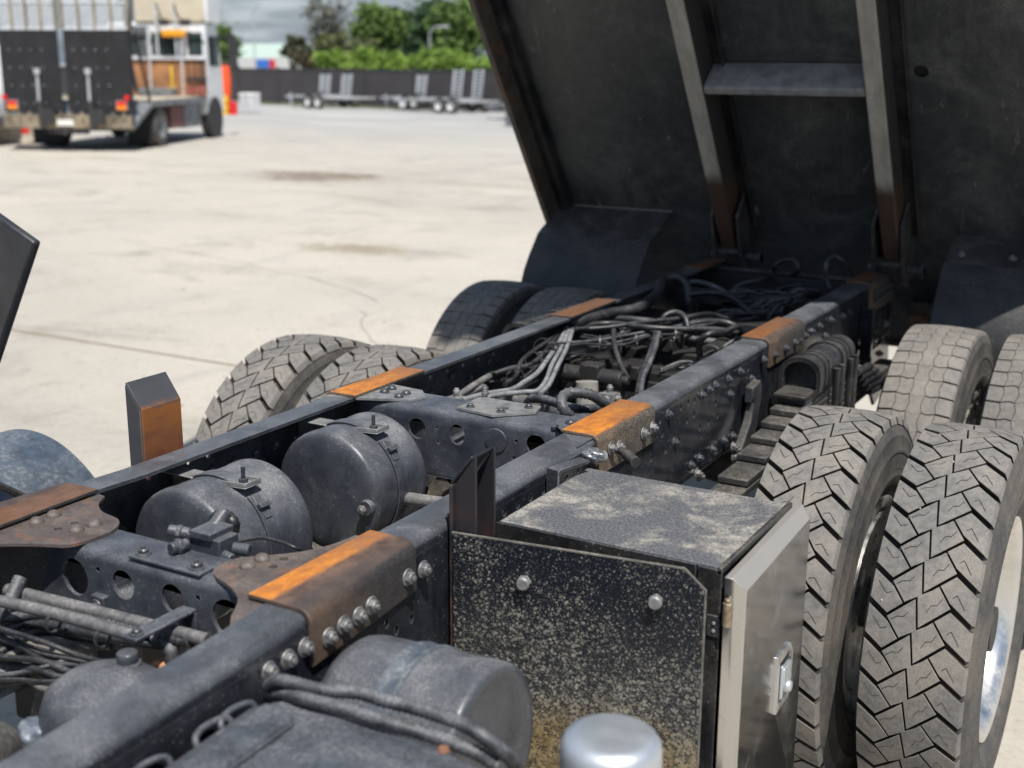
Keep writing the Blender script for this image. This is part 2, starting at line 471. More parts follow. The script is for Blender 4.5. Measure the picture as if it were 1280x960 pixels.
M['pad2'] = pad_mat('orange_wear_pad', .92, .60, .09)
M['pad3'] = pad_mat('shaded_rust_wear_pad', .50, .30, .07, .45)  # rust dulled for the tray's shade, put into the colour
M['padL1'] = pad_mat('brown_shaded_wear_pad', .42, .2, .07, .62)  # brown near left pad; on the far pads the dulling is painted shade

def rubber(name, a, b, dust, amt):
    t = NT(name)
    n1 = t.noise(6, 7, .65); n2 = t.noise(60, 5, .7); n3 = t.noise(240, 3, .7)
    col = t.mix(t.rng(n2, .3, .7), a, b)
    f = t.math('MULTIPLY', t.rng(n1, .38, .66), amt)
    f = t.math('MULTIPLY', f, t.mixf(t.rng(n3, .4, .62), .6, 1.1), clamp=True)
    col = t.mix(f, col, dust)
    return t.out(col, .82, t.bump(t.math('ADD', n2, n3), .3, .0012))
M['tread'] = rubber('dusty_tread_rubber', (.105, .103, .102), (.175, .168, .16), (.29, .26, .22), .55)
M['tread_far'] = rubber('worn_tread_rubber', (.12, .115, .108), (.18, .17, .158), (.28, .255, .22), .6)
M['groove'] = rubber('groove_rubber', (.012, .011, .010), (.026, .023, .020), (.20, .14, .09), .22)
M['sidewall'] = rubber('sidewall_rubber', (.038, .038, .040), (.070, .069, .069), (.22, .19, .15), .42)
M['sipe'] = simple('sipe_black', (.012, .012, .012), .9)
M['pebble'] = simple('pebble_stone', (.42, .33, .25), .8)

def tray_mat():
    t = NT('tray_underside')
    n1 = t.noise(1.7, 9, .75, dist=.9); n2 = t.noise(22, 6, .7); n3 = t.noise(130, 4, .75)
    sp = t.math('MAXIMUM', t.rng(t.vor(46), .03, .10, 1, 0), t.rng(t.vor(19), .02, .05, 1, 0))
    sm = t.rng(t.noise(5, 5, .75, vec=t.obj((2.6, .7, .7)), dist=1.5), .62, .70)
    f = t.math('MULTIPLY', t.rng(n1, .42, .70), t.mixf(t.rng(n3, .4, .62), .25, .8))
    col = t.mix(t.rng(n2, .3, .7), (.024, .027, .031), (.042, .046, .050))
    col = t.mix(t.math('MULTIPLY', f, .85), col, (.15, .16, .152))
    col = t.mix(t.math('MULTIPLY', sp, .40), col, (.30, .29, .26))
    drp = t.rng(t.noise(9, 6, .7, vec=t.obj((3.5, .35, .35))), .52, .70)
    col = t.mix(t.math('MULTIPLY', drp, .30), col, (.085, .088, .082))
    col = t.mix(t.math('MULTIPLY', sm, .50), col, (.30, .29, .27))
    return t.out(col, t.mixf(f, .42, .85), t.bump(n3, .25, .0015))
M['tray'] = tray_mat()
def beam_mat():
    t = NT('tray_beam_paint')
    y = t.sep(t.obj())[2]
    n1 = t.noise(4, 8, .7, dist=.6); n2 = t.noise(40, 6, .7); n3 = t.noise(18, 6, .7, vec=t.obj((1, .3, .3)))
    rust = t.math('MAXIMUM', t.rng(t.math('ADD', y, t.math('MULTIPLY', n1, .14)), 1.62, 1.54), t.rng(t.math('ADD', y, t.math('MULTIPLY', n1, .08)), 2.25, 2.28))
    rust = t.math('MAXIMUM', rust, t.rng(n1, .62, .74, 0, .4))
    grey = t.mix(t.rng(n3, .35, .65), (.24, .235, .215), (.34, .33, .30))
    grey = t.mix(t.rng(n2, .60, .70, 0, .6), grey, (.05, .048, .045))
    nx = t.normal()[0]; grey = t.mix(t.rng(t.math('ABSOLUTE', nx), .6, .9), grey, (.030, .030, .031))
    col = t.mix(rust, grey, t.mix(n2, (.040, .026, .019), (.078, .046, .032)))
    return t.out(col, .6, t.bump(n2, .3, .0015))
M['beam'] = beam_mat()
M['flap'] = grimy('guard_rubber', (.013, .014, .017), .42, (.2, .19, .18), .16, .25, 4, 120, scratch=.05)
M['worn_edge'] = grimy('rubbed_edge', (.12, .115, .11), .5, DUST, .4, .3, 30, 120, wear=0)
M['siderail'] = grimy('tray_side_steel', (.055, .045, .037), .6, (.20, .17, .14), .35, .2, 6, 100, rust=.7)

HOSES = [
 ('conduit', 0.022, [(-0.397, 0.534, 1.090), (-0.322, 0.522, 1.100), (-0.291, 0.708, 1.100), (-0.225, 0.831, 1.110), (-0.244, 1.034, 1.130), (-0.292, 1.204, 1.150), (-0.259, 1.243, 1.160), (-0.219, 1.256, 1.130), (-0.198, 1.228, 1.060), (-0.253, 1.287, 0.980)]),
 ('conduit', 0.014, [(-0.370, 0.574, 1.080), (-0.299, 0.718, 1.080), (-0.188, 0.752, 1.080), (-0.086, 0.804, 1.070), (0.034, 0.968, 1.060), (0.104, 0.989, 1.040)]),
 ('hose', 0.011, [(-0.332, 0.501, 1.080), (-0.251, 0.619, 1.085), (-0.102, 0.629, 1.085), (-0.005, 0.684, 1.080), (0.102, 0.789, 1.070), (0.170, 0.846, 1.050)]),
 ('hose', 0.009, [(-0.343, 0.491, 1.075), (-0.231, 0.578, 1.080), (-0.150, 0.668, 1.090), (-0.057, 0.807, 1.090), (-0.004, 0.943, 1.090), (0.055, 0.992, 1.070)]),
 ('hose', 0.009, [(-0.369, 0.510, 1.080), (-0.301, 0.302, 1.070), (-0.255, 0.135, 1.060), (-0.251, 0.045, 1.050), (-0.278, -0.008, 1.050), (-0.309, -0.064, 1.040)]),
 ('hose', 0.009, [(-0.347, 0.492, 1.080), (-0.274, 0.291, 1.070), (-0.216, 0.106, 1.060), (-0.180, -0.022, 1.050), (-0.157, -0.147, 1.050), (-0.146, -0.238, 1.050), (-0.162, -0.345, 1.060), (-0.168, -0.473, 1.070)]),
 ('hose', 0.008, [(-0.333, 0.484, 1.080), (-0.242, 0.254, 1.070), (-0.172, 0.057, 1.060), (-0.114, -0.087, 1.050), (-0.077, -0.208, 1.050), (-0.102, -0.244, 1.050), (-0.134, -0.349, 1.060), (-0.131, -0.490, 1.070)]),
 ('hose', 0.008, [(-0.317, 0.478, 1.080), (-0.218, 0.241, 1.070), (-0.147, 0.047, 1.060), (-0.083, -0.124, 1.050), (-0.052, -0.235, 1.050)]),
 ('hose', 0.008, [(-0.380, 0.520, 1.080), (-0.321, 0.322, 1.075), (-0.317, 0.205, 1.060), (-0.275, 0.045, 1.060), (-0.217, -0.091, 1.050), (-0.195, -0.191, 1.050)]),
 ('air_pipe', 0.011, [(-0.285, -0.132, 1.050), (-0.290, -0.204, 1.040), (-0.291, -0.269, 1.030), (-0.291, -0.331, 1.020)]),
 ('air_pipe', 0.01, [(-0.273, -0.182, 1.030), (-0.292, -0.215, 1.020), (-0.295, -0.281, 1.010)]),
 ('hose', 0.01, [(-0.217, 0.595, 1.070), (-0.145, 0.450, 1.060), (-0.103, 0.390, 1.030), (-0.058, 0.338, 1.000), (-0.021, 0.303, 0.980)]),
 ('hose', 0.009, [(-0.074, 0.635, 1.070), (-0.014, 0.472, 1.060), (0.012, 0.366, 1.030), (0.060, 0.216, 1.020), (0.141, 0.013, 1.020)]),
 ('hose', 0.009, [(-0.059, 0.628, 1.070), (0.013, 0.432, 1.060), (0.034, 0.340, 1.030), (0.079, 0.191, 1.020), (0.157, 0.001, 1.020)]),
 ('corrugated_hose', 0.013, [(0.040, -0.457, 1.100), (0.091, -0.479, 1.110), (0.150, -0.500, 1.110), (0.197, -0.518, 1.110), (0.214, -0.474, 1.100), (0.217, -0.389, 1.080)]),
 ('corrugated_hose', 0.015, [(0.231, -0.593, 1.110), (0.218, -0.606, 1.130), (0.204, -0.594, 1.150), (0.204, -0.564, 1.160), (0.227, -0.541, 1.160), (0.250, -0.511, 1.150), (0.268, -0.472, 1.120), (0.260, -0.400, 1.080)]),
 ('hose', 0.012, [(-0.254, 1.367, 1.120), (-0.194, 1.336, 1.130), (-0.114, 1.278, 1.130), (-0.042, 1.247, 1.110), (0.031, 1.183, 1.090), (0.083, 1.155, 1.060), (0.131, 1.095, 1.030)]),
 ('hose', 0.012, [(-0.190, 1.221, 1.100), (-0.121, 1.239, 1.110), (-0.055, 1.239, 1.110), (0.018, 1.190, 1.100), (0.085, 1.128, 1.080), (0.122, 1.136, 1.040)]),
 ('hose', 0.011, [(-0.115, 0.770, 1.070), (-0.105, 0.788, 1.100), (-0.077, 0.815, 1.110), (-0.035, 0.797, 1.100), (-0.015, 0.781, 1.070)]),
 ('hose', 0.012, [(0.109, 0.599, 1.000), (0.105, 0.590, 1.040), (0.122, 0.564, 1.080), (0.148, 0.575, 1.100), (0.161, 0.668, 1.090), (0.185, 0.735, 1.100), (0.168, 0.852, 1.060)]),
 ('hose', 0.012, [(-0.183, 1.588, 1.030), (-0.136, 1.643, 1.080), (-0.066, 1.687, 1.100), (-0.054, 1.837, 1.100), (-0.052, 1.822, 1.140), (-0.013, 1.826, 1.170), (0.034, 1.830, 1.170), (0.055, 1.814, 1.140), (0.016, 1.856, 1.100), (-0.038, 1.866, 1.080), (-0.110, 1.819, 1.070)]),
 ('hose', 0.011, [(0.214, 1.747, 1.080), (0.193, 1.755, 1.120), (0.190, 1.750, 1.180), (0.196, 1.828, 1.200), (0.231, 1.850, 1.180), (0.230, 1.968, 1.120), (0.223, 2.051, 1.080)]),
 ('hose', 0.009, [(0.158, 1.278, 1.050), (0.161, 1.359, 1.090), (0.190, 1.413, 1.100), (0.209, 1.506, 1.100), (0.208, 1.678, 1.080)]),
 ('hose', 0.007, [(0.149, 1.165, 1.050), (0.177, 1.211, 1.100), (0.194, 1.306, 1.080), (0.209, 1.401, 1.110), (0.223, 1.520, 1.080), (0.211, 1.723, 1.080)]),
 ('hose', 0.007, [(0.164, 1.356, 1.050), (0.174, 1.364, 1.100), (0.219, 1.355, 1.090), (0.207, 1.481, 1.110), (0.231, 1.543, 1.090)]),
 ('hose', 0.008, [(0.015, 1.235, 1.030), (0.031, 1.368, 1.060), (0.057, 1.481, 1.070), (0.106, 1.530, 1.080)]),
 ('hose', 0.01, [(-0.025, 1.166, 1.050), (0.036, 1.218, 1.060), (0.044, 1.376, 1.060), (0.043, 1.620, 1.080), (0.078, 1.775, 1.080)]),
 ('air_pipe', 0.013, [(-0.101, 0.844, 1.020), (0.001, 0.901, 1.000), (0.128, 0.974, 0.980)]),
 ('steel_pipe', 0.012, [(-0.184, -1.973, 1.050), (-0.037, -1.959, 1.050), (0.139, -1.952, 1.050)]),
 ('steel_pipe', 0.013, [(-0.252, -1.905, 1.030), (-0.095, -1.893, 1.030), (0.052, -1.883, 1.030), (0.209, -1.872, 1.030)]),
 ('corrugated_hose', 0.013, [(-0.226, -1.909, 1.020), (-0.095, -1.895, 1.020), (0.019, -1.889, 1.020), (0.176, -1.876, 1.020)]),
 ('hose', 0.01, [(-0.212, -1.957, 1.000), (-0.163, -1.926, 1.010), (-0.091, -1.899, 1.010), (-0.014, -1.878, 1.000), (0.081, -1.877, 1.000)]),
 ('hose', 0.01, [(-0.194, -1.974, 0.980), (-0.180, -1.933, 0.990), (-0.107, -1.922, 1.000), (-0.033, -1.916, 1.000), (0.046, -1.898, 1.000), (0.114, -1.863, 0.990)]),
 ('hose', 0.009, [(-0.177, -1.989, 0.960), (-0.168, -1.953, 0.970), (-0.151, -1.922, 0.980), (-0.084, -1.909, 0.980), (0.008, -1.901, 0.980)]),
 ('hose', 0.009, [(-0.161, -2.003, 0.950), (-0.153, -1.949, 0.960), (-0.125, -1.928, 0.970), (-0.061, -1.912, 0.970), (0.016, -1.890, 0.980)]),
 ('hose', 0.01, [(-0.160, -2.006, 0.930), (-0.137, -1.956, 0.940), (-0.135, -1.930, 0.950), (-0.157, -1.923, 0.960), (-0.126, -1.909, 0.970), (-0.052, -1.884, 0.970)]),
 ('hose', 0.009, [(-0.150, -2.015, 0.920), (-0.126, -1.984, 0.920), (-0.117, -1.956, 0.930), (-0.128, -1.939, 0.940), (-0.141, -1.934, 0.950)]),
 ('hose', 0.014, [(-0.217, -1.901, 1.060), (-0.213, -1.921, 1.040), (-0.206, -1.946, 1.020), (-0.212, -1.957, 1.000)]),
 ('hose', 0.01, [(-0.142, -1.908, 1.020), (-0.141, -1.915, 1.000), (-0.176, -1.920, 0.970), (-0.178, -1.956, 0.950), (-0.211, -1.966, 0.930)]),
 ('corrugated_hose', 0.014, [(0.097, -1.891, 1.010), (0.115, -1.881, 1.010), (0.137, -1.887, 1.000), (0.139, -1.887, 0.980)]),
 ('fgcorr', 0.011, [(0.454, -2.002, 1.070), (0.486, -2.007, 1.090), (0.551, -2.000, 1.090), (0.607, -1.978, 1.090), (0.649, -1.978, 1.090), (0.715, -1.973, 1.090), (0.784, -1.978, 1.090), (0.824, -1.981, 1.080), (0.845, -1.950, 1.040), (0.813, -1.860, 0.950)]),
 ('fgcorr', 0.011, [(0.462, -1.999, 1.060), (0.536, -2.018, 1.080), (0.604, -2.012, 1.080), (0.674, -2.013, 1.080), (0.743, -1.996, 1.070), (0.802, -1.986, 1.060), (0.831, -1.970, 1.040)]),
 ('cable', 0.004, [(0.038, -1.603, 1.080), (0.077, -1.586, 1.090), (0.123, -1.582, 1.090), (0.159, -1.574, 1.080), (0.148, -1.532, 1.050)]),
 ('valve_hose', 0.013, [(-0.035, -1.603, 1.100), (-0.017, -1.598, 1.120), (0.017, -1.609, 1.130), (0.036, -1.612, 1.120), (0.027, -1.606, 1.100), (-0.010, -1.588, 1.070)]),
]
WEB_BOLTS = [(-0.355, 1.083), (-0.303, 0.993), (-0.115, 1.080), (-0.061, 1.083), (-0.015, 1.085), (0.089, 1.081), (0.190, 1.082), (0.109, 1.031), (0.295, 1.037), (-0.016, 0.895), (-0.177, 0.892), (-0.115, 0.896), (0.074, 0.898), (0.151, 0.892)]
PAD2_BOLTS = [(-0.531, 1.078), (-0.477, 1.079), (-0.675, 1.081), (-0.720, 1.089)]
PAD3_BOLTS = [(0.482, 1.078), (0.588, 1.078), (0.686, 1.078), (0.373, 1.083)]
PAD1_BOLTS = [(-1.516, 1.070), (-1.572, 1.072), (-1.697, 1.060), (-1.738, 1.055)]
NEAR_BOLTS = [(-1.785, 1.056), (-1.829, 1.050), (-1.882, 1.050), (-1.928, 1.047), (-1.977, 1.046)]
REAR_BOLTS = [(0.758, 1.072), (0.829, 1.073), (0.902, 1.076), (0.996, 1.077), (1.076, 1.027), (1.283, 1.065), (1.382, 1.060), (1.135, 1.075), (0.940, 0.986), (1.591, 0.886), (1.928, 0.852), (1.427, 0.890), (1.283, 0.897), (1.859, 0.950), (1.803, 0.919), (1.621, 0.822)]
WEB_HOLES = [(-0.264, 1.080), (-0.214, 1.081), (-0.168, 1.036), (-0.168, 1.077), (-0.052, 0.985), (-0.218, 1.032), (-0.121, 0.986), (-0.002, 1.031), (0.017, 0.988), (0.265, 1.076), (-0.386, 1.036), (-0.359, 0.984), (-0.455, 0.989), (-0.267, 0.988), (-0.404, 1.078), (-1.631, 1.009), (-1.598, 0.982), (-1.544, 0.982)]
# ------------------------------------------------------------------ ground
def ground_mat():
    t = NT('yard_concrete')
    pos = t.obj(); xyz = t.sep(pos)
    st = t.obj((.7, 1.0, 1.0))
    big = t.noise(.22, 6, .6, vec=st, dist=.6); mid = t.noise(1.1, 8, .68, vec=st, dist=.5)
    fine = t.noise(19, 8, .82); grit = t.noise(130, 3, .7)
    col = t.mix(t.rng(big, .38, .62), (.47, .432, .372), (.40, .372, .325))
    col = t.mix(t.rng(mid, .50, .72, 0, .7), col, (.25, .228, .195))
    col = t.mix(t.rng(mid, .46, .28, 0, .5), col, (.47, .44, .39))
    drag = t.noise(.9, 5, .6, vec=t.obj((1.6, .28, 1)), dist=.8)
    col = t.mix(t.rng(drag, .56, .72, 0, .35), col, (.30, .292, .28))
    col = t.mix(t.rng(fine, .48, .70, 0, .55), col, (.24, .21, .18))
    col = t.mix(t.rng(t.vor(16), .02, .05, .45, 0), col, (.30, .25, .20))
    col = t.mix(t.math('MULTIPLY', t.rng(t.noise(2.6, 9, .8, dist=.7), .56, .68), .6), col, (.27, .235, .185))
    col = t.mix(t.math('MULTIPLY', t.rng(t.noise(7.5, 8, .85, dist=.4), .57, .66), .55), col, (.23, .195, .155))
    # oil and soil patches lying on the concrete
    for cx, cy, rx, ry, k, c in ((-12.6, 14.4, 1.8, 1.0, 1.0, (.19, .145, .11)), (-6.5, 7.6, .8, .45, .7, (.21, .17, .10)),
                                 (-7.4, 17.2, 2.4, .6, .30, (.26, .20, .15)), (-16.5, 12.8, .7, .25, .5, (.24, .18, .14)),
                                 (-9.6, 11.8, .9, .25, .3, (.22, .165, .12)), (-2.0, -1.9, 1.6, .6, .35, (.22, .20, .17)),
                                 (-9.4, 14.6, 2.0, .30, .30, (.22, .17, .12)), (-5.2, 1.2, 2.2, .5, .28, (.25, .245, .24)),
                                 (-15.5, 9.5, 2.0, .4, .25, (.25, .21, .17)), (-19.0, 15.3, 1.2, .3, .4, (.28, .2, .17))):
        dx = t.math('DIVIDE', t.math('SUBTRACT', xyz[0], cx), rx); dy = t.math('DIVIDE', t.math('SUBTRACT', xyz[1], cy), ry)
        d = t.math('SQRT', t.math('ADD', t.math('MULTIPLY', dx, dx), t.math('MULTIPLY', dy, dy)))
        d = t.math('ADD', d, t.math('MULTIPLY', t.math('SUBTRACT', mid, .5), 2.6))
        d = t.math('ADD', d, t.math('MULTIPLY', t.math('SUBTRACT', t.noise(5.5, 9, .85), .5), 3.4))
        col = t.mix(t.rng(d, 1.1, .2, 0, k), col, c)
    far = t.rng(t.math('ADD', xyz[1], t.math('MULTIPLY', mid, 14)), 20, 44)
    streak = t.rng(t.noise(.5, 5, .6, vec=t.obj((.25, 1.1, 1)), dist=.4), .5, .64)
    col = t.mix(far, col, t.mix(streak, (.33, .33, .325), (.42, .415, .40)))
    return t.out(col, .93, t.bump(t.math('ADD', fine, grit), .35, .004))
g = MB(); g.add([(-600, -300, 0), (600, -300, 0), (600, 900, 0), (-600, 900, 0)], [(0, 1, 2, 3)])
tag(g.build('ground', ground_mat()), kind='structure')
g = MB()
for y in (2.82, -3.2):
    g.add([(-60, y-.011, .004), (30, y-.011, .004), (30, y+.011, .004), (-60, y+.011, .004)], [(0, 1, 2, 3)])
tag(g.build('concrete_joint', simple('joint_filler', (.26, .20, .14), .9)), kind='structure')
# hairline cracks wandering over the slab
rc_ = random.Random(21)
for (x, y), a, n in (((-9, 3.4), 2.9, 16), ((-4.6, 5.2), 2.6, 18), ((-13, 8.5), .25, 20), ((-6.5, 11.5), 2.95, 18), ((-17, 13), .1, 16), ((-3.4, 3.6), 2.2, 9)):
    g = MB(); p = Vector((x, y, .004)); w = .0045; L_, R_ = [], []
    for k in range(n):
        b_ = a + rc_.uniform(-.38, .38); d_ = Vector((math.cos(b_), math.sin(b_)*.6, 0)); q = p + d_*rc_.uniform(.18, .45)
        nn = Vector((-d_.y, d_.x, 0)).normalized()*w*rc_.uniform(.4, 1.3); L_.append(p+nn); R_.append(p-nn); p = q
    m = len(L_); g.add(L_+R_, [(k, k+1, m+k+1, m+k) for k in range(m-1)])
    tag(g.build('concrete_crack', simple('crack_dirt', (.30, .265, .22), .9)), kind='structure')
# loose stones scattered on the slab (nobody could count them)
g = MB(); rs = random.Random(3)
for i in range(900):
    y = -3 + 22*rs.random()**1.3; x = -2.2 - (y+5)*rs.random()*1.15 + .6*rs.random()
    r = rs.uniform(.004, .013)
    vs = [(x+r*math.cos(a)*rs.uniform(.7, 1.2), y+r*math.sin(a)*rs.uniform(.7, 1.2), .001) for a in (0, 1.3, 2.6, 3.9, 5.1)] + [(x, y, r*.8)]
    g.add(vs, [(k, (k+1) % 5, 5) for k in range(5)])
tag(g.build('gravel', simple('loose_gravel', (.24, .20, .16), .9, var=.5, scale=3)), 'small loose stones and grit scattered over the pale concrete yard', 'gravel', kind='stuff')

# ------------------------------------------------------------------ the tipper truck
truck = empty('tipper_truck', (0, 0, 0))
tag(truck, 'black tipper truck chassis with raised tray, bare frame rails and dusty dual rear wheels', 'tipper truck')
RX, ZR, ZB, FW, TH = .3935, 1.127, .842, .085, .008

def flare(y):
    """the frame widens towards the cab"""
    return .085*min(max(-1.5-y, 0), .5) + .05*max(-2.0-y, 0)
def widen(me, side, y_off=0.0, only=None):
    bm = bmesh.new(); bm.from_mesh(me)
    for yc in (-1.5, -1.75, -2.0):
        bmesh.ops.bisect_plane(bm, geom=bm.verts[:]+bm.edges[:]+bm.faces[:], plane_co=(0, yc-y_off, 0), plane_no=(0, 1, 0))
    for v in bm.verts:
        if only is None or abs(v.co.x) > only: v.co.x += side*flare(v.co.y+y_off)
    bm.to_mesh(me); bm.free(); me.set_sharp_from_angle(angle=R(40))
def arc(cx, cz, r, a0, a1, n=5):
    return [(cx + r*math.cos(R(a0+(a1-a0)*k/n)), cz + r*math.sin(R(a0+(a1-a0)*k/n))) for k in range(n+1)]
def rail(side, y0, y1, holes):
    """C section, web outside, flanges pointing inward; rounded outer corners; the web is a plate with real holes"""
    mb = MB()
    ro, t = .022, TH
    Mx = Matrix(((side, 0, 0, 0), (0, 0, 1, 0), (0, 1, 0, 0), (0, 0, 0, 1)))   # (x,z,y) -> world
    top = [(RX-FW, ZR), *arc(RX-ro, ZR-ro, ro, 90, 0), (RX, ZR-.03), (RX-t, ZR-.03), *arc(RX-ro, ZR-ro, ro-t, 0, 90), (RX-FW, ZR-t)]
    bot = [(x, ZB + ZR - z) for x, z in top]
    mb.prism(top, y0, y1, Mx); mb.prism(bot, y0, y1, Mx)
    me = holed([(y0, ZB+.03), (y1, ZB+.03), (y1, ZR-.03), (y0, ZR-.03)], holes, t)
    Mw = Matrix(((0, 0, 1, side*(RX-t/2)), (1, 0, 0, 0), (0, 1, 0, 0), (0, 0, 0, 1)))
    mb.merge(me, Mw)
    return mb
hol_l = [circ(-1.42+.062*k, 1.085, .009, 12) for k in range(4)] + [circ(-.30+.09*k, 1.07, .008, 10) for k in range(5)]
WEB_HOLES_R = [circ(y, z, .0075, 10, .010) for y, z in WEB_HOLES] + [circ(-1.20+.055*k, 1.078-.001*k, .0085, 10) for k in range(9)]
railR = rail(1, -3.9, 2.06, WEB_HOLES_R).build('chassis_rail', M['rail_gloss'], truck, angle=40)
railL = rail(-1, -5.0, 2.12, hol_l).build('chassis_rail', M['rail'], truck, angle=40)
widen(railR.data, 1); widen(railL.data, -1)
railR.data.materials.append(M['rail'])
for p in railR.data.polygons:                      # the flange is dusty, the web glossy
    if p.normal.z > .35: p.material_index = 1

# hex bolt along local +Z
def bolt_mesh(r, h, mats, washer=True, stud=True):
    mb = MB()
    if washer: mb.lathe([(0, 0), (r*1.55, 0), (r*1.6, .0015), (r*1.5, .003), (0, .003)], n=16)
    hexp = [(r*1.12*math.cos(R(60*k+10)), r*1.12*math.sin(R(60*k+10))) for k in range(6)]
    mb.prism(hexp, .003, h*.82)
    mb.lathe([(r*1.10, h*.80), (r*.9, h), (0, h)], n=12)
    if stud: mb.lathe([(r*.5, h), (r*.5, h*1.35), (r*.35, h*1.42), (0, h*1.42)], n=10)
    return mb.mesh('bolt', mats, 30)
def dome_mesh(r, h, mats):
    mb = MB(); mb.lathe([(r, 0)] + [(r*math.cos(R(a)), h*math.sin(R(a))+.001) for a in (8, 25, 45, 65, 80)] + [(0, h)], n=16)
    return mb.mesh('rivet', mats, 50)
ME_BOLT = bolt_mesh(.0105, .013, M['bolt']); ME_BOLT_D = bolt_mesh(.0092, .011, M['bolt_dark'])
ME_BOLT_S = bolt_mesh(.0075, .009, M['bolt_dark'], True, False)
ME_RIVET = dome_mesh(.0145, .011, M['rivet']); ME_RIVET_G = dome_mesh(.013, .011, M['bolt_dark'])
def put(me, loc, axis, parent, name='bolt', spin=None):
    o = bpy.data.objects.new(name, me); COL.objects.link(o)
    m = axis_mat(loc, axis) @ Matrix.Rotation(spin if spin is not None else random.uniform(0, 6), 4, 'Z')
    o.matrix_world = m; o.parent = parent; return o

for y, z in WEB_BOLTS: put(ME_BOLT_D, (RX, y, z), (1, 0, 0), railR)
for y, z in REAR_BOLTS: put(ME_BOLT_D, (RX, y, z), (1, 0, 0), railR)
for y, z in NEAR_BOLTS: put(ME_BOLT, (RX + flare(y) + (.010 if y > -1.88 else 0), y, z + .8*flare(y)), (1, 0, 0), railR)
for y, z in PAD1_BOLTS: put(ME_BOLT, (RX+.0095+flare(y), y, z + .8*flare(y)), (1, 0, 0), railR)
for y, z in PAD2_BOLTS: put(ME_BOLT, (RX+.0095, y, z), (1, 0, 0), railR)
for y, z in PAD3_BOLTS: put(ME_BOLT_D, (RX+.0095, y, z), (1, 0, 0), railR)
for k in range(10): put(ME_BOLT_S, (RX+.0095, 1.70+.034*k, 1.085), (1, 0, 0), railR)
for k in range(9): put(ME_BOLT_S, (RX+.0095, 1.72+.036*k, 1.055), (1, 0, 0), railR)
for k in range(16):
    put(ME_RIVET_G, (-RX+TH, -.30+.11*k, 1.02 + .03*(k % 2)), (1, 0, 0), railL, 'rivet')
for k in range(9):
    put(ME_RIVET_G, (-RX+TH, -1.3+.075*k, 1.045), (1, 0, 0), railL, 'rivet')

def pad(side, y, L, mat, depth, parent, over=.004):
    """wear plate folded over the rail corner; its own origin at the inner near corner"""
    t = .0085; xi = RX - FW - .006; xo = RX + t; ro = .024
    prof = [(0, ZR+t), *[(x-xi, z) for x, z in arc(xo-ro, ZR+t-ro, ro, 90, 0)], (xo-xi, ZR-depth), (xo-xi-t, ZR-depth),
            *[(x-xi, z) for x, z in arc(xo-ro, ZR+t-ro, ro-t, 0, 90)], (0, ZR+.0008)]
    mb = MB(); mb.prism([(x, z-ZR) for x, z in prof], 0, L, Matrix(((side, 0, 0, 0), (0, 0, 1, 0), (0, 1, 0, 0), (0, 0, 0, 1))))
    o = mb.build('wear_pad', mat, None, .0018, 40); o.location = (side*xi, y, ZR)
    if y < -1.5: widen(o.data, side, y, .05)
    if side < 0:       # mirrored plate: keep local x growing outward by turning the mesh round
        for v in o.data.vertices: v.co.x = -v.co.x
        o.data.flip_normals(); o.scale = (-1, 1, 1)
    o.parent = parent; return o
PY = (-1.872, -.780, .440, 1.649)
PL = (.335, .324, .358, .41)
for i in range(4):
    mr = (M['pad1'], M['pad2'], M['pad3'], M['padL1'])[i]
    ml = (M['padL1'], M['pad2'], M['padL1'], M['padL1'])[i]
    a = pad(1, PY[i], PL[i], mr, (.090, .092, .085, .12)[i], railR)
    b = pad(-1, PY[i] if i else -2.05, PL[i] if i else .415, ml, .03, railL)
    if i == 0: a['label'] = 'wear pad with a bright orange rust stripe'
    if i == 1: a['label'] = 'orange rusted wear pad with dust caked on its side'; b['label'] = 'bright orange wear pad'

# ---- crossmembers
def crossmember(name, y, ztop, depth, zh, holes, x0, x1, flange=.10, mat=None):
    """pressed channel: perforated front face, rounded top bend, flat top flange running back"""
    mb = MB(); ro = .022; t = .007
    prof = [(y+flange, ztop), *[(yy, zz) for yy, zz in arc(y+ro, ztop-ro, ro, 90, 180)], (y, ztop-.034), (y+t, ztop-.034),
            *[(yy, zz) for yy, zz in arc(y+ro, ztop-ro, ro-t, 180, 90)], (y+flange, ztop-t)]
    mb.prism(prof, x0, x1, Matrix(((0, 0, 1, 0), (1, 0, 0, 0), (0, 1, 0, 0), (0, 0, 0, 1))))
    zb = ztop - depth
    me = holed([(x0 - (.05 if y < -1 else 0), zb), (x1, zb), (x1, ztop-.034), (x0, ztop-.034)], [h for h in holes if True], t)
    mb.merge(me, Matrix(((1, 0, 0, 0), (0, 0, -1, y+t/2), (0, 1, 0, 0), (0, 0, 0, 1))))
    mb.box(x0, x1, y+.001, y+flange*.8, zb-t, zb)
    return mb.build(name, mat or M['member'], truck, angle=45)
# near one
ZA = 1.116
cmA = crossmember('crossmember', -1.835, ZA, .150, 1.07,
    [circ(-.150, ZA-.064, .033, 28, .036), circ(-.026, ZA-.052, .027, 24, .028), circ(.095, ZA-.052, .027, 24, .028), circ(.222, ZA-.060, .036, 28),
     circ(-.088, ZA-.036, .005, 10), circ(.155, ZA-.036, .005, 10)], -.215, .31, .095)
cmB = crossmember('crossmember', -.745, 1.120, .17, 1.07,
    [circ(-.133, 1.063, .027, 24), circ(-.012, 1.065, .0225, 24, .027), circ(.215, 1.073, .027, 24), circ(-.072, 1.074, .005, 10), circ(-.068, 1.037, .005, 10),
     circ(.160, 1.075, .005, 10), circ(.156, 1.030, .007, 10)], -.31, .32, .125)
mb = MB(); mb.lathe([(0, .006), (.020, .006), (.030, .004), (.031, 0)], axis_mat((.103, -.745, 1.068), (0, -1, 0)), 28)
mb.build('blanking_disc', M['tank'], cmB)
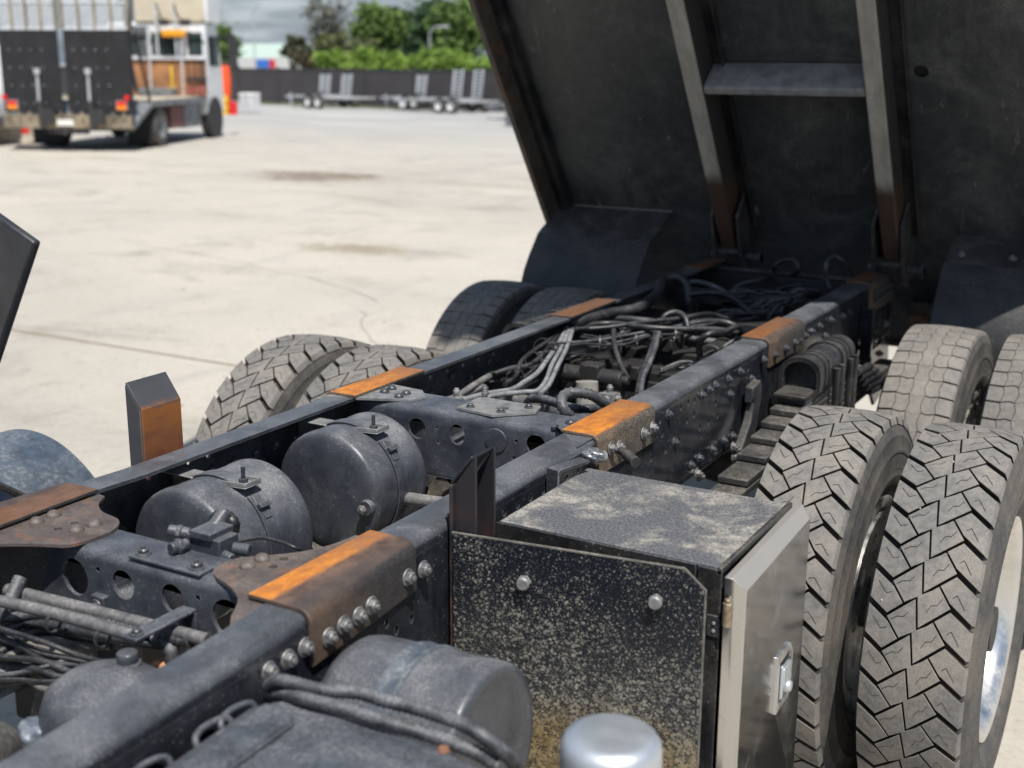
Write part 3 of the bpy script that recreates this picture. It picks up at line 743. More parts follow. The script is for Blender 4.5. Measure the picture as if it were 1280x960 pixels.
for yy, zt, dp in ((.50, .96, .10), (1.02, 1.05, .18), (1.80, 1.10, .22)):
    mb = MB(); mb.prism([(yy, zt), (yy+.11, zt), (yy+.11, zt-.008), (yy+.008, zt-.008), (yy+.008, zt-dp), (yy, zt-dp)], -.38, .38,
                        Matrix(((0, 0, 1, 0), (1, 0, 0, 0), (0, 1, 0, 0), (0, 0, 0, 1))))
    mb.build('crossmember', M['deep'], truck, .002)
mb = MB(); mb.box(-.385, .385, -2.75, -2.62, .95, 1.10); mb.build('crossmember', M['deep'], truck, .006)
# gusset plates riveted where the near crossmember meets the rails
def plate(pts, z, t, mat, parent, holes=[], name='gusset_plate', bevel=.0015):
    me = holed(pts, holes, t)
    mb = MB(); mb.merge(me, Matrix.Translation((0, 0, z + t/2)))
    return mb.build(name, mat, parent, 0, 40)
def curve2(pts, n=6):
    P = smooth_path([Vector((a, b, 0)) for a, b in pts], .012); return [(p.x, p.y) for p in P]
gl = [(-.385, -2.05), (-.33, -2.03)] + curve2([(-.30, -1.97), (-.255, -1.915), (-.19, -1.875), (-.14, -1.85), (-.127, -1.80), (-.13, -1.752), (-.16, -1.715), (-.22, -1.70), (-.262, -1.672), (-.285, -1.635)]) + [(-.385, -1.62)]
g1 = plate(gl, ZA+.0012, .006, M['gusset'], cmA, [circ(-.219, -1.769, .0085, 14), circ(-.220, -1.807, .0085, 14)])
for x, y in ((-.28, -1.806), (-.282, -1.764), (-.182, -1.796), (-.177, -1.759)): put(ME_RIVET, (x, y, ZA+.0072), (0, 0, 1), g1, 'rivet')
gr = [(.385, -2.0), (.345, -1.96)] + curve2([(.32, -1.93), (.285, -1.875), (.235, -1.842), (.185, -1.822), (.160, -1.79), (.165, -1.745), (.21, -1.70), (.245, -1.66), (.268, -1.61), (.278, -1.55)]) + [(.385, -1.52)]
g2 = plate(gr, ZA+.0012, .006, M['gusset'], cmA, [circ(.245, -1.742, .0085, 14), circ(.238, -1.705, .0085, 14)])
for x, y in ((.208, -1.766), (.208, -1.728)): put(ME_RIVET, (x, y, ZA+.0072), (0, 0, 1), g2, 'rivet')
# side web of the left gusset below the plate
mb = MB(); mb.prism([(-1.83, ZA-.01), (-1.75, ZA-.01), (-1.75, ZA-.16), (-1.83, ZA-.16)], -.222, -.214, Matrix(((0, 0, 1, 0), (1, 0, 0, 0), (0, 1, 0, 0), (0, 0, 0, 1))))
mb.build('end_web', M['member'], cmA, .002)
# gussets of the second crossmember
g3 = plate([(-.385, -.80)] + [(-.30, -.77), (-.17, -.715), (-.155, -.67), (-.20, -.62), (-.385, -.60)], 1.1212, .006, M['steel'], cmB)
for x, y in ((-.273, -.690), (-.276, -.653), (-.212, -.711), (-.214, -.675)): put(ME_RIVET_G, (x, y, 1.1272), (0, 0, 1), g3, 'rivet')
g4 = plate([(-.03, -.72), (.085, -.735), (.165, -.655), (.15, -.60), (-.02, -.60)], 1.1225, .006, M['steel'], cmB, [circ(.075, -.668, .018, 16)])
for x, y in ((0.0, -.70), (.09, -.70), (.13, -.63)): put(ME_BOLT_S, (x, y, 1.1285), (0, 0, 1), g4)
g5 = plate([(.385, -.86), (.31, -.78), (.26, -.73), (.24, -.69), (.27, -.60), (.385, -.55)], 1.1212, .006, M['member'], cmB, [circ(.262, -.735, .010, 12)])
put(ME_RIVET_G, (.285, -.700, 1.1272), (0, 0, 1), g5, 'rivet')

# ---- brake valve on the near crossmember
mb = MB(); mb.box(-.012, .158, -1.832, -1.795, ZA+.0005, ZA+.0065)
vb = mb.build('valve_bracket', M['member'], truck, .002)
for x in (.008, .135): put(ME_BOLT_D, (x, -1.813, ZA+.0065), (0, 0, 1), vb)
mb = MB()
mb.box(.045, .125, -1.745, -1.695, ZA-.01, ZA+.030); mb.box(.06, .11, -1.752, -1.69, ZA+.028, ZA+.042)
mb.cyl((.03, -1.72, ZA+.018), (-.005, -1.738, ZA+.024), .011, 14); mb.cyl((.052, -1.75, ZA+.012), (.045, -1.785, ZA+.014), .011, 14)
mb.cyl((.02, -1.73, ZA+.02), (.012, -1.734, ZA+.021), .0155, 6); mb.cyl((.049, -1.762, ZA+.012), (.047, -1.772, ZA+.013), .0155, 6)
mb.cyl((.125, -1.71, ZA+.005), (.155, -1.70, ZA+.003), .012, 12); mb.cyl((.112, -1.73, ZA+.0), (.145, -1.735, ZA-.002), .009, 12)
mb.cyl((.07, -1.70, ZA+.03), (.075, -1.672, ZA+.055), .014, 14)
mb.build('brake_valve', M['tank'], truck, .002)

# ---- air tanks between the rails
def air_tank(cx, y0, cz, r, L, boss):
    e = empty('air_tank', (cx, y0, cz), truck)
    mb = MB(); d = .031
    prof = [(0, -d)] + [(r*math.sin(R(a))*.995, -d*math.cos(R(a))**.62 if a < 90 else 0) for a in (12, 25, 38, 50, 62, 72, 80, 86)] + [(r*.998, 0), (r, .006), (r, .012), (r-.0018, .0135), (r-.0018, L-.014), (r, L-.012), (r, L)] + \
           [(r*math.sin(R(a)), L + d*math.cos(R(a))**.8) for a in (86, 78, 65, 50, 35, 18)] + [(0, L+d)]
    mb.lathe(prof, Matrix(((1, 0, 0, 0), (0, 0, 1, 0), (0, 1, 0, 0), (0, 0, 0, 1))), 72)
    o = mb.build('tank_shell', M['tank'], e, angle=50)
    # strap band round the middle, bracket tabs and T bolt
    ys = L*.47
    mb = MB(); w = .019
    mb.lathe([(r+.0008, ys-w), (r+.0034, ys-w), (r+.0034, ys+w), (r+.0008, ys+w)], Matrix(((1, 0, 0, 0), (0, 0, 1, 0), (0, 1, 0, 0), (0, 0, 0, 1))), 60, a0=R(-38), a1=R(52), closed=True)
    mb.lathe([(r+.0008, ys-w), (r+.0034, ys-w), (r+.0034, ys+w), (r+.0008, ys+w)], Matrix(((1, 0, 0, 0), (0, 0, 1, 0), (0, 1, 0, 0), (0, 0, 0, 1))), 60, a0=R(66), a1=R(206), closed=True)
    mb.build('strap', M['tank'], e, angle=40)
    a = R(64)
    p = Vector((math.cos(a)*(r+.004), ys, math.sin(a)*(r+.004))); tn = Vector((-math.sin(a), 0, math.cos(a))); nr = Vector((math.cos(a), 0, math.sin(a)))
    mb = MB(); Mt = frame_mat(p, Vector((1, 0, .05)), (0, 1, 0))
    mb.box(-.035, .030, -.028, .024, .0, .003, Mt); mb.box(-.035, .030, -.028, -.025, .003, .013, Mt); mb.box(.027, .030, -.025, .024, .003, .013, Mt); mb.box(-.035, .030, .021, .024, .003, .012, Mt)
    mb.build('strap_clamp', M['steel'], e, .0015)
    mb = MB(); mb.cyl(p + Vector((0, 0, .002)), p + Vector((0, 0, .040)), .0048, 10); mb.cyl(p + Vector((0, 0, .004)), p + Vector((0, 0, .014)), .0105, 6)
    mb.build('clamp_bolt', M['bolt_dark'], e)
    a = R(40); p2 = Vector((math.cos(a)*(r+.004), ys, math.sin(a)*(r+.004)))
    Mt = frame_mat(p2, Vector((-math.sin(a), 0, math.cos(a))), (0, 1, 0))
    mb = MB(); mb.box(-.028, .028, -.010, .010, 0, .004, Mt); mb.box(-.006, .006, -.016, .016, -.012, .004, Mt); mb.build('strap_hook', M['tank'], e, .001)
    # shelf bracket from the rail to the tank top
    zt = r*.90
    mb = MB(); mb.box(-.385-cx, -.06, ys-.024, ys+.024, zt+.0, zt+.004); mb.box(-.385-cx, -.10, ys+.020, ys+.024, zt-.05, zt)
    mb.build('mounting_arm', M['steel'], e, .0015)
    if boss:
        mb = MB(); b = Vector((.126, -.012, -.012))
        mb.lathe([(0, .030), (.0175, .030), (.0195, .027), (.0195, 0)], axis_mat(b + Vector((0, .01, 0)), (0, -1, 0)), 20); mb.build('boss', M['tank'], e)
        mb = MB(); mb.prism([(.012*math.cos(R(60*k)), .012*math.sin(R(60*k))) for k in range(6)], .028, .038, axis_mat(b, (0, -1, 0))); mb.lathe([(0, .041), (.006, .041), (.007, .038)], axis_mat(b, (0, -1, 0)), 12)
        mb.build('drain_plug', M['bolt'], e, .001)
        mb = MB(); mb.lathe([(0, .012), (.015, .012), (.017, .008), (.017, -.02)], axis_mat((.045, -.012, -.096), (0, -1, 0)), 18); mb.build('boss', M['tank'], e)
    return e
air_tank(-.222, -1.478, .955, .150, .225, False)
air_tank(-.200, -1.020, .965, .152, .185, True)
# ---- hoses, cables and pipes (each its own part)
HM = {'conduit': ('conduit', M['hose_dark'], 0), 'hose': ('hose', M['hose'], 0), 'air_pipe': ('air_pipe', M['pipe'], 0),
      'corrugated_hose': ('corrugated_hose', M['hose'], .10), 'steel_pipe': ('steel_pipe', M['pipe'], 0), 'cable': ('cable', M['hose_dark'], 0),
      'valve_hose': ('corrugated_hose', M['hose_dark'], .07), 'fgcorr': ('corrugated_hose', M['hose'], .09)}
rh = random.Random(11)
for kind, r, pts in HOSES:
    nm, m, rib = HM[kind]
    if kind == 'hose' and pts[0][1] < -1.5: m = rh.choice([M['hose'], M['hose_tan'], M['hose_tan'], M['hose_dark']])
    elif kind == 'hose' and min(p[1] for p in pts) < -.2 and pts[0][0] < -.1: m = M['hose_pale']
    elif kind == 'hose' and pts[0][1] > .35: m = rh.choice([M['hose'], M['hose_dark'], M['hose_dark']])
    mb = MB(); mb.tube([Vector(p) for p in pts], r*.92, 10, rib=rib); mb.build(nm, m, truck, angle=60)
# spaghetti of thin lines along the bundles, sagging between ties
def wander(a, b, n, amp, rr, z=0.0):
    a = Vector(a); b = Vector(b); out = [a]
    for k in range(1, n):
        p = a.lerp(b, k/n); out.append(p + Vector((rr.uniform(-amp, amp), rr.uniform(-amp, amp), rr.uniform(-amp, amp)*.7 - z*math.sin(math.pi*k/n))))
    return out + [b]
for a, b, k, amp in (((-.26, .18, 1.075), (.02, .95, 1.06), 4, .015), ((-.28, .45, 1.07), (.18, 1.25, 1.05), 4, .05), ((-.02, .9, 1.05), (.22, 1.62, 1.07), 8, .055),
                     ((-.10, 1.35, 1.08), (.24, 1.70, 1.07), 5, .05), ((-.30, -.05, 1.03), (-.30, .9, 1.0), 4, .03), ((.0, .5, .98), (.24, .95, 1.05), 3, .03),
                     ((-.28, -1.99, .995), (.22, -1.95, .985), 6, .012), ((-.25, -2.0, .97), (.16, -1.95, .97), 6, .014), ((-.30, -2.06, .94), (.02, -1.98, .965), 5, .014)):
    for i in range(k):
        off = Vector((rh.uniform(-.03, .03), rh.uniform(-.03, .03), rh.uniform(-.025, .02)))
        mb = MB(); mb.tube(wander(Vector(a)+off, Vector(b)+off*.6, rh.randint(4, 7), amp, rh, .01), rh.choice([.0035, .005, .0062]), 7, step=.012)
        mb.build('cable', rh.choice([M['hose'], M['hose_dark'], M['hose_dark'], M['hose_tan'] if a[1] < -1 else M['hose']]), truck, angle=60)
def tie(loc, axis, r, mat=None, tail=True):
    mb = MB(); Mx = axis_mat(loc, axis)
    mb.lathe([(r, -.003), (r+.0022, -.003), (r+.0022, .003), (r, .003)], Mx, 16, closed=True)
    mb.box(r-.001, r+.007, -.004, .004, -.004, .004, Mx)
    if tail: mb.box(r+.005, r+.022, -.0012, .0012, -.0005, .0005, Mx @ Matrix.Rotation(.5, 4, 'Y'))
    mb.build('cable_tie', mat or M['hose_dark'], truck)
for loc, ax, r in (((-.235, .05, 1.07), (.4, -1, 0), .024), ((-.19, -.14, 1.06), (.5, -1, 0), .026), ((-.27, .18, 1.08), (.3, -1, 0), .030), ((-.05, .42, 1.085), (1, .4, 0), .022),
                   ((.03, .56, 1.085), (1, .5, 0), .022), ((-.14, .33, 1.08), (1, .5, 0), .026), ((-.06, -1.963, 1.035), (1, .05, 0), .016),
                   ((.05, -1.955, 1.03), (1, .05, 0), .016)):
    tie(loc, ax, r)
TAPES = (((-.117, -.424, 1.054), (.9, -.75, 0)), ((-.145, -.480, 1.058), (.9, -.75, 0)))
for loc, ax in TAPES:
    mb = MB(); mb.lathe([(.0086, -.012), (.0098, -.012), (.0098, .012), (.0086, .012)], axis_mat(loc, ax), 14, closed=True); mb.build('coloured_tape', M['teal'], truck)
# manifold block and fittings by the left rail
def fitting_cluster(c, name='air_fitting'):
    mb = MB(); x, y, z = c
    mb.box(x-.022, x+.022, y-.018, y+.018, z-.02, z+.02)
    for dx, dy in ((.03, .0), (-.03, .01), (0, -.03), (.01, .03)):
        mb.cyl((x, y, z+.004), (x+dx*1.3, y+dy*1.3, z+.006), .008, 10); mb.cyl((x+dx*.8, y+dy*.8, z+.005), (x+dx*1.05, y+dy*1.05, z+.0055), .0115, 6)
    mb.cyl((x, y, z+.015), (x, y, z+.045), .007, 10); mb.cyl((x, y, z+.03), (x, y, z+.04), .0105, 6)
    return mb.build(name, rh.choice([M['bolt'], M['steel']]), truck, .001)
for c in ((-.22, -.42, 1.04), (-.17, -.35, 1.04), (-.12, -.43, 1.05), (.13, -.22, .98), (.21, -.18, 1.0), (.0, .12, .96)): fitting_cluster(c)
mb = MB(); mb.box(-.30, -.235, -.49, -.45, 1.055, 1.062); mb.box(-.24, -.233, -.49, -.45, .97, 1.062); mb.box(-.30, -.293, -.49, -.45, 1.0, 1.055); mb.build('pipe_clamp', M['pipe'], truck, .003)
# pipe support by the near crossmember
mb = MB(); mb.box(.119, .152, -1.975, -1.835, 1.053, 1.059); mb.box(.119, .152, -1.841, -1.835, 1.02, 1.053)
o = mb.build('pipe_support', M['member'], truck, .002); put(ME_BOLT_S, (.136, -1.958, 1.059), (0, 0, 1), o)
mb = MB(); mb.box(-.098, -.064, -1.850, -1.834, .995, 1.035); o = mb.build('pipe_clamp', M['member'], truck, .003); put(ME_BOLT_D, (-.081, -1.851, 1.015), (0, -1, 0), o)

# ---- axles, driveline and torque rods under the frame
for ya in (0.0, 1.319):
    mb = MB(); Mx = axis_mat((0, ya, .52), (1, 0, 0))
    mb.lathe([(0, -1.2), (.06, -1.2), (.07, -.95), (.075, -.5), (.10, -.34), (.17, -.20), (.19, -.05), (.19, .05), (.17, .20), (.10, .34), (.075, .5), (.07, .95), (.06, 1.2), (0, 1.2)], Mx, 28)
    mb.lathe([(.19, 0), (.17, .10), (.10, .17), (0, .20)], axis_mat((0, ya, .56), (0, .2, 1)), 24)
    mb.lathe([(.17, 0), (.11, .16), (.07, .24), (.07, .30), (0, .30)], axis_mat((0, ya-.1, .55), (0, -1, .05)), 24)
    mb.build('drive_axle', M['deep'], truck, angle=45)
    for sx in (-1, 1):
        mb = MB(); mb.lathe([(0, 0), (.075, 0), (.08, .02), (.08, .10), (.085, .105), (.08, .11), (.07, .17), (0, .18)], axis_mat((sx*.33, ya-.17, .62), (sx*.35, -1, .1)), 24); mb.build('brake_chamber', M['deep'], truck)
for a, b, r in (((-.03, -3.2, .80), (0, -.4, .58), .055), ((0, .3, .6), (0, 1.0, .56), .045)):
    mb = MB(); mb.cyl(a, b, r, 24); mb.cyl((b[0], b[1]-.05, b[2]), b, r*1.4, 20); mb.build('prop_shaft', M['pipe'], truck)
mb = MB(); mb.cyl((-.10, .17, .78), (-.115, .19, .985), .036, 24); mb.build('torque_rod', simple('pale_rod_paint', (.26, .25, .235), .7), truck)
mb = MB(); mb.box(-.165, -.095, .23, .29, .94, 1.03); mb.cyl((-.24, .26, .985), (-.02, .26, .985), .030, 20); mb.cyl((-.26, .26, .985), (.0, .26, .985), .016, 14); mb.build('torque_rod_mount', M['deep'], truck, .006)
mb = MB(); mb.cyl((-.26, -.1, .98), (-.05, .3, .82), .024, 16); mb.build('torque_rod', M['pipe'], truck)
mb = MB(); mb.cyl((-.385, -.94, .93), (.385, -.885, .955), .016, 16); mb.build('steel_pipe', M['pipe'], truck)
for yy, z, w in ((.55, .93, .30), (.8, .98, .24), (1.15, .97, .26), (1.5, 1.0, .22)):
    mb = MB(); mb.box(-w, w*.9, yy-.06, yy+.06, z-.10, z); mb.box(-w*.6, -w*.2, yy-.08, yy+.04, z, z+.05); mb.cyl((w*.4, yy-.08, z), (w*.4, yy+.06, z), .05, 16); mb.build('valve_block', M['deep'], truck, .006)
mb = MB(); mb.cyl((-.34, 1.90, 1.085), (.36, 1.90, 1.085), .026, 20); mb.build('pivot_tube', M['spring'], truck)
mb = MB(); mb.box(-.36, .30, 1.42, 1.50, 1.072, 1.078); mb.box(-.36, .30, 1.42, 1.426, 1.03, 1.072); o = mb.build('shelf_plate', M['spring'], truck, .002)
for k in range(6): put(ME_BOLT_S, (-.28+.1*k, 1.455, 1.078), (0, 0, 1), o)
gb = MB(); gb.lathe([(0, -.9), (.12, -.9), (.17, -.8), (.20, -.4), (.19, .1), (.14, .35), (.08, .45), (0, .45)], axis_mat((-.05, -2.5, .66), (0, 1, -.06)), 28); gb.box(-.22, .12, -3.2, -2.4, .42, .62)
gb.build('added_gearbox', M['deep'], truck, .01)  # driveline bulk added to cover lit ground with something dark
mb = MB(); mb.box(-.93, -.46, -1.42, -.92, .34, .74); mb.box(-.90, -.49, -1.39, -.95, .74, .765); mb.build('shade_box', M['black'], truck, .015)  # added block: hides and shades the sunlit ground beyond the left rail
# chain sprocket shape seen through the gap beside the far tank
mb = MB()
for k in range(9):
    a = R(20*k-60); mb.cyl((-.02+.075*math.cos(a), -.74, .87+.075*math.sin(a)), (-.02+.075*math.cos(a), -.70, .87+.075*math.sin(a)), .016, 10)
mb.lathe([(.05, -.02), (.09, -.02), (.09, .02), (.05, .02)], axis_mat((-.02, -.72, .87), (0, 1, 0)), 28, closed=True)
mb.build('slack_adjuster', M['chain'], truck)

# ---- leaf springs, their caps and hangers
def suspension(s):
    e = empty('spring_pack', (s*.50, .66, .85), truck)
    def B(name, mb, mat, bv=.004): o = mb.build(name, mat, None, bv); o.parent = e; o.matrix_parent_inverse = Matrix.Translation((-s*.50, -.66, -.85)); return o
    for k, (ys, zt) in enumerate(((-.34, .836), (-.13, .860), (.02, .884), (.13, .907), (.22, .930), (.30, .952), (.37, .974))):
        mb = MB(); mb.box(s*.455, s*.545, ys, 1.32-ys, zt-.0205, zt); B('leaf', mb, M['spring'])
    mb = MB(); mb.box(s*.45, s*.55, .34, .60, .976, .990); B('leaf_spacer', mb, M['black'])
    # arched cap over the clamp with raised edge rims
    def archp(w, h, z0, n=14): return [(-w, z0)] + [(-w*math.cos(math.pi*k/n), z0 + h*.42 + (h*.58)*math.sin(math.pi*k/n)**.8) for k in range(n+1)] + [(w, z0)]
    Mx = Matrix(((1, 0, 0, s*.505), (0, 0, 1, 0), (0, 1, 0, 0), (0, 0, 0, 1)))
    mb = MB(); mb.prism(archp(.056, .095, .99), .46, .86, Mx)
    B('clamp_cap', mb, M['hose_dark'], .003)
    for y in (.52, .56, .76, .80):
        mb = MB(); outer = archp(.0595, .099, .99); inner = archp(.0545, .0935, .99); mb.merge(holed(outer + inner[::-1], [], .012), Mx @ Matrix.Translation((0, 0, y))); B('cap_band', mb, M['black'], .001)
    for y in (.44, .70):
        mb = MB()
        outer = archp(.066, .108, .985); inner = archp(.054, .093, .985)
        me = holed(outer + inner[::-1], [], .024); mb.merge(me, Mx @ Matrix.Translation((0, 0, y)))
        B('cap_rib', mb, M['black'], .003)
    for y in (.60, .66, .76, .82):
        for xs in (-.068, .068):
            mb = MB(); mb.cyl((s*.505+xs, y, .72), (s*.505+xs, y, 1.03), .011, 12); B('u_bolt', mb, M['black'], 0)
    for k in range(5):
        mb = MB(); mb.cyl((s*.575, .84+.05*k, .965-.028*k), (s*.575, 1.02+.07*k, .950-.03*k), .0135, 12); B('spring_coil', mb, M['hose_dark'], 0)
    mb = MB(); mb.box(s*.44, s*.60, .48, .84, .62, .72); mb.cyl((s*.38, .66, .62), (s*.62, .66, .62), .10, 24); B('trunnion_block', mb, M['deep'], .01)
    return e
suspension(1); suspension(-1)
# hooked bracket on the right web
mb = MB()
mb.prism([(.205, 1.035), (.27, 1.045), (.285, 1.025), (.285, .985), (.245, .875), (.235, .80), (.16, .78), (.10, .80), (.13, .865), (.20, .93), (.225, .985), (.215, 1.0), (.200, .985)], RX+.012, RX+.040, Matrix(((0, 0, 1, 0), (1, 0, 0, 0), (0, 1, 0, 0), (0, 0, 0, 1))))
o = mb.build('shock_bracket', M['spring'], truck, .005)
for y, z in ((.10, .875), (.125, .862), (.11, .842), (.25, 1.01), (-.13, .855), (-.11, .842)): put(ME_BOLT, (RX+.02 if y > 0 else RX, y, z), (1, 0, 0), railR)
mb = MB(); mb.box(.435, .60, -.42, -.27, .852, .862); mb.box(.435, .445, -.42, -.27, .78, .852); mb.box(.59, .60, -.42, -.27, .80, .852)
mb.build('spring_seat', M['chain'], truck, .006)
# end bracket hanging off the rear of each rail
for s in (1, -1):
    mb = MB(); mb.prism([(1.60, ZB), (2.05, ZB), (2.07, .72), (1.98, .60), (1.88, .58), (1.80, .66), (1.66, .80)], s*(RX-.01), s*(RX+.004), Matrix(((0, 0, 1, 0), (1, 0, 0, 0), (0, 1, 0, 0), (0, 0, 0, 1))))
    mb.box(s*(RX+.004), s*(RX+.05), 1.56, 1.585, .72, 1.05); mb.box(s*(RX-.08), s*RX, 2.062, 2.075, .70, 1.125)
    o = mb.build('rear_bracket', M['rail_gloss'], truck, .003)
    if s > 0:
        for y, z in ((1.70, .90), (1.76, .87), (1.9, .80), (1.98, .74), (1.86, .70), (1.95, .92), (1.66, .96)): put(ME_BOLT, (RX+.004, y, z), (1, 0, 0), o)

# ---- upright deflector brackets bolted beside the rails
mb = MB()
t_ = .006
mb.box(-.437, -.431, -1.386, -1.266, .80, 1.222)
Mb = frame_mat((-.431, -1.386, 1.222), (0, 1, 0), (-.50, 0, .70))
mb.box(0, .120, -.001, .072, -.006, 0, Mb)
mb.prism([(-.437, .80), (-.437, 1.222), (-.473, 1.273), (-.478, 1.273), (-.478, .80)], -1.3865, -1.381, Matrix(((1, 0, 0, 0), (0, 0, 1, 0), (0, 1, 0, 0), (0, 0, 0, 1))))
mb.build('side_deflector', M['rust_face'], truck, .0015)['label'] = 'upright bracket with a brown rusted face'
mb = MB()
mb.box(.4045, .4105, -1.426, -1.341, .50, 1.205)
mb.prism([(.4105, .62), (.4105, 1.205), (.453, 1.268), (.453, .62)], -1.341, -1.335, Matrix(((1, 0, 0, 0), (0, 0, 1, 0), (0, 1, 0, 0), (0, 0, 0, 1))))
Mb = frame_mat((.4045, -1.415, 1.205), (0, 1, 0), (.55, 0, .70))
mb.box(.0015, .0785, -.001, .074, -.006, 0, Mb)
mb.prism([(.4105, .62), (.4105, 1.205), (.457, 1.268), (.457, .62)], -1.4155, -1.409, Matrix(((1, 0, 0, 0), (0, 0, 1, 0), (0, 1, 0, 0), (0, 0, 0, 1))))
mb.build('side_deflector', M['rust_post'], truck, .0015)['label'] = 'upright bracket standing at the toolbox corner'

# ---- toolbox
tb = empty('toolbox', (.66, -1.1, .45), truck)
def TB(name, mb, mat, bv=.003, par=None):
    o = mb.build(name, mat, None, bv); o.parent = par or tb
    if par is None: o.matrix_parent_inverse = Matrix.Translation((-.66, 1.1, -.45))
    return o
X0, X1, Y0, Y1, Z0, Z1 = .435, .897, -1.296, -.905, .40, 1.100
mb = MB(); mb.box(X0, X1, Y0, Y1, Z0, Z1); TB('box_shell', mb, M['toolbox'], .005)
mb = MB()
mb.box(X1-.004, X1+.0055, Y0-.006, Y1+.006, Z1-.012, Z1+.0015)           # turned lip above the door
mb.box(X0-.002, X1-.045, Y0-.0035, Y0-.0005, Z1-.045, Z1-.002)
mb.box(X1-.040, X1+.006, Y0-.006, Y0-.0005, Z0, Z1-.003)                     # corner channel beside the door
TB('corner_trim', mb, M['black'], .0015)
# door: a chamfered tray shape standing off the box
def door_mesh():
    a, b = (Y0-.014, Y1+.040); z0, z1 = (Z0+.02, Z1-.010); xi, xo = X1+.008, X1+.046; c = .022
    mb = MB()
    vs = [(xi, a, z0), (xi, b, z0), (xi, b, z1), (xi, a, z1)]
    vs += [(xi+.026, a, z0), (xi+.026, b, z0), (xi+.014, b, z1), (xi+.014, a, z1)]
    vs += [(xo, a+.010, z0+c), (xo, b-c, z0+c), (xo, b-c, z1-c), (xo, a+.010, z1-c)]
    fs = [(0, 1, 2, 3), (8, 9, 10, 11)]
    for k in range(4):
        k2 = (k+1) % 4; fs += [(k, k2, 4+k2, 4+k), (4+k, 4+k2, 8+k2, 8+k)]
    Mr = Matrix.Translation((xi, (a+b)/2, 0)) @ Matrix.Rotation(R(1.6), 4, 'Z') @ Matrix.Translation((-xi, -(a+b)/2, 0))
    return mb.add([Mr @ Vector(v) for v in vs], fs)
door = TB('door', door_mesh(), M['door'], .0015)
mb = MB(); mb.cyl((X1+.020, Y0-.0145, Z1-.045), (X1+.020, Y0-.0135, Z1-.045), .004, 12); TB('screw', mb, M['dark'], 0, door)
# recessed paddle latch on the door face
hy, hz = -1.02, .775
mb = MB()
Md = frame_mat((X1+.0455, hy, hz), (-.0279, 1, 0), (0, 0, 1))
mb.merge(holed([(-.052, -.062), (.030, -.062), (.052, -.035), (.052, .035), (.030, .062), (-.052, .062)], [[(-.040, -.046), (.024, -.046), (.040, -.028), (.040, .028), (.024, .046), (-.040, .046)]], .005), Md)
lt = TB('latch_surround', mb, M['rim'], .001, door)
mb = MB(); mb.box(-.036, .034, -.042, .042, -.004, -.001, Md); TB('latch_recess', mb, M['dark'], 0, door)
mb = MB(); mb.box(-.030, .020, -.012, .030, .0, .010, Md); mb.lathe([(0, .017), (.010, .016), (.013, .011), (.014, 0)], Md @ Matrix.Translation((.006, -.022, 0)), 18); mb.box(-.034, -.022, -.036, .036, .001, .007, Md)
TB('paddle_handle', mb, M['cap'], .002, door)
mb = MB(); mb.cyl((X1+.024, Y0-.020, 1.000), (X1+.024, Y0-.020, 1.045), .0085, 14); mb.cyl((X1+.024, Y0-.020, 1.045), (X1+.024, Y0-.020, 1.052), .0055, 12)
mb.box(X1+.016, X1+.030, Y0-.020, Y0-.012, 1.0, 1.045); hg = TB('hinge', mb, grimy('brassy_hinge', (.30, .24, .15), .4, DUST, .25, .2, 30, 150, metal=.6, scratch=0), .001)
mb = MB(); mb.box(X1-.018, X1+.006, Y0-.0105, Y0-.0065, .968, 1.010); TB('hinge_leaf', mb, M['bracket'], .002, None)
for dz in (.980, .995):
    mb = MB(); mb.lathe([(.0035, 0), (.003, .002), (0, .003)], axis_mat((X1-.004, Y0-.0105, dz), (0, -1, 0)), 10); TB('screw', mb, M['steel'], 0)
# mud-spattered support plate in front of the box with a clipped corner
YP = -1.345
PM = Matrix.Translation((.4145, -1.4315, 0)) @ Matrix.Rotation(math.atan2(.093, .485), 4, 'Z')      # plate set slightly askew: local x along it, z up
def plate_xz(pts, y, t, mb): return mb.prism(pts, 0, t, PM @ Matrix(((1, 0, 0, 0), (0, 0, 1, 0), (0, 1, 0, 0), (0, 0, 0, 1))))
mb = MB(); plate_xz([(.0, .40), (.482, .40), (.482, 1.070), (.443, 1.106), (.0, 1.116)], YP, .006, mb)
pp = TB('support_plate', mb, M['panel'], .002)
mb = MB()
for a, b in (((.0, 1.1165), (.443, 1.1065)), ((.443, 1.1065), (.4825, 1.070)), ((.4825, 1.070), (.4825, .40))):
    mb.bar(PM @ Vector((a[0], .001, a[1])), PM @ Vector((b[0], .001, b[1])), .0035, .003)
TB('plate_edge', mb, grimy('scuffed_edge', (.09, .085, .075), .5, DUST, .5, .3, 20, 120, scratch=.3), 0)
for x, z in ((.146, 1.040), (.395, 1.040)): put(bolt_mesh(.0118, .020, M['steel'], False, False), PM @ Vector((x, 0, z)), PM.to_3x3() @ Vector((0, -1, 0)), pp)
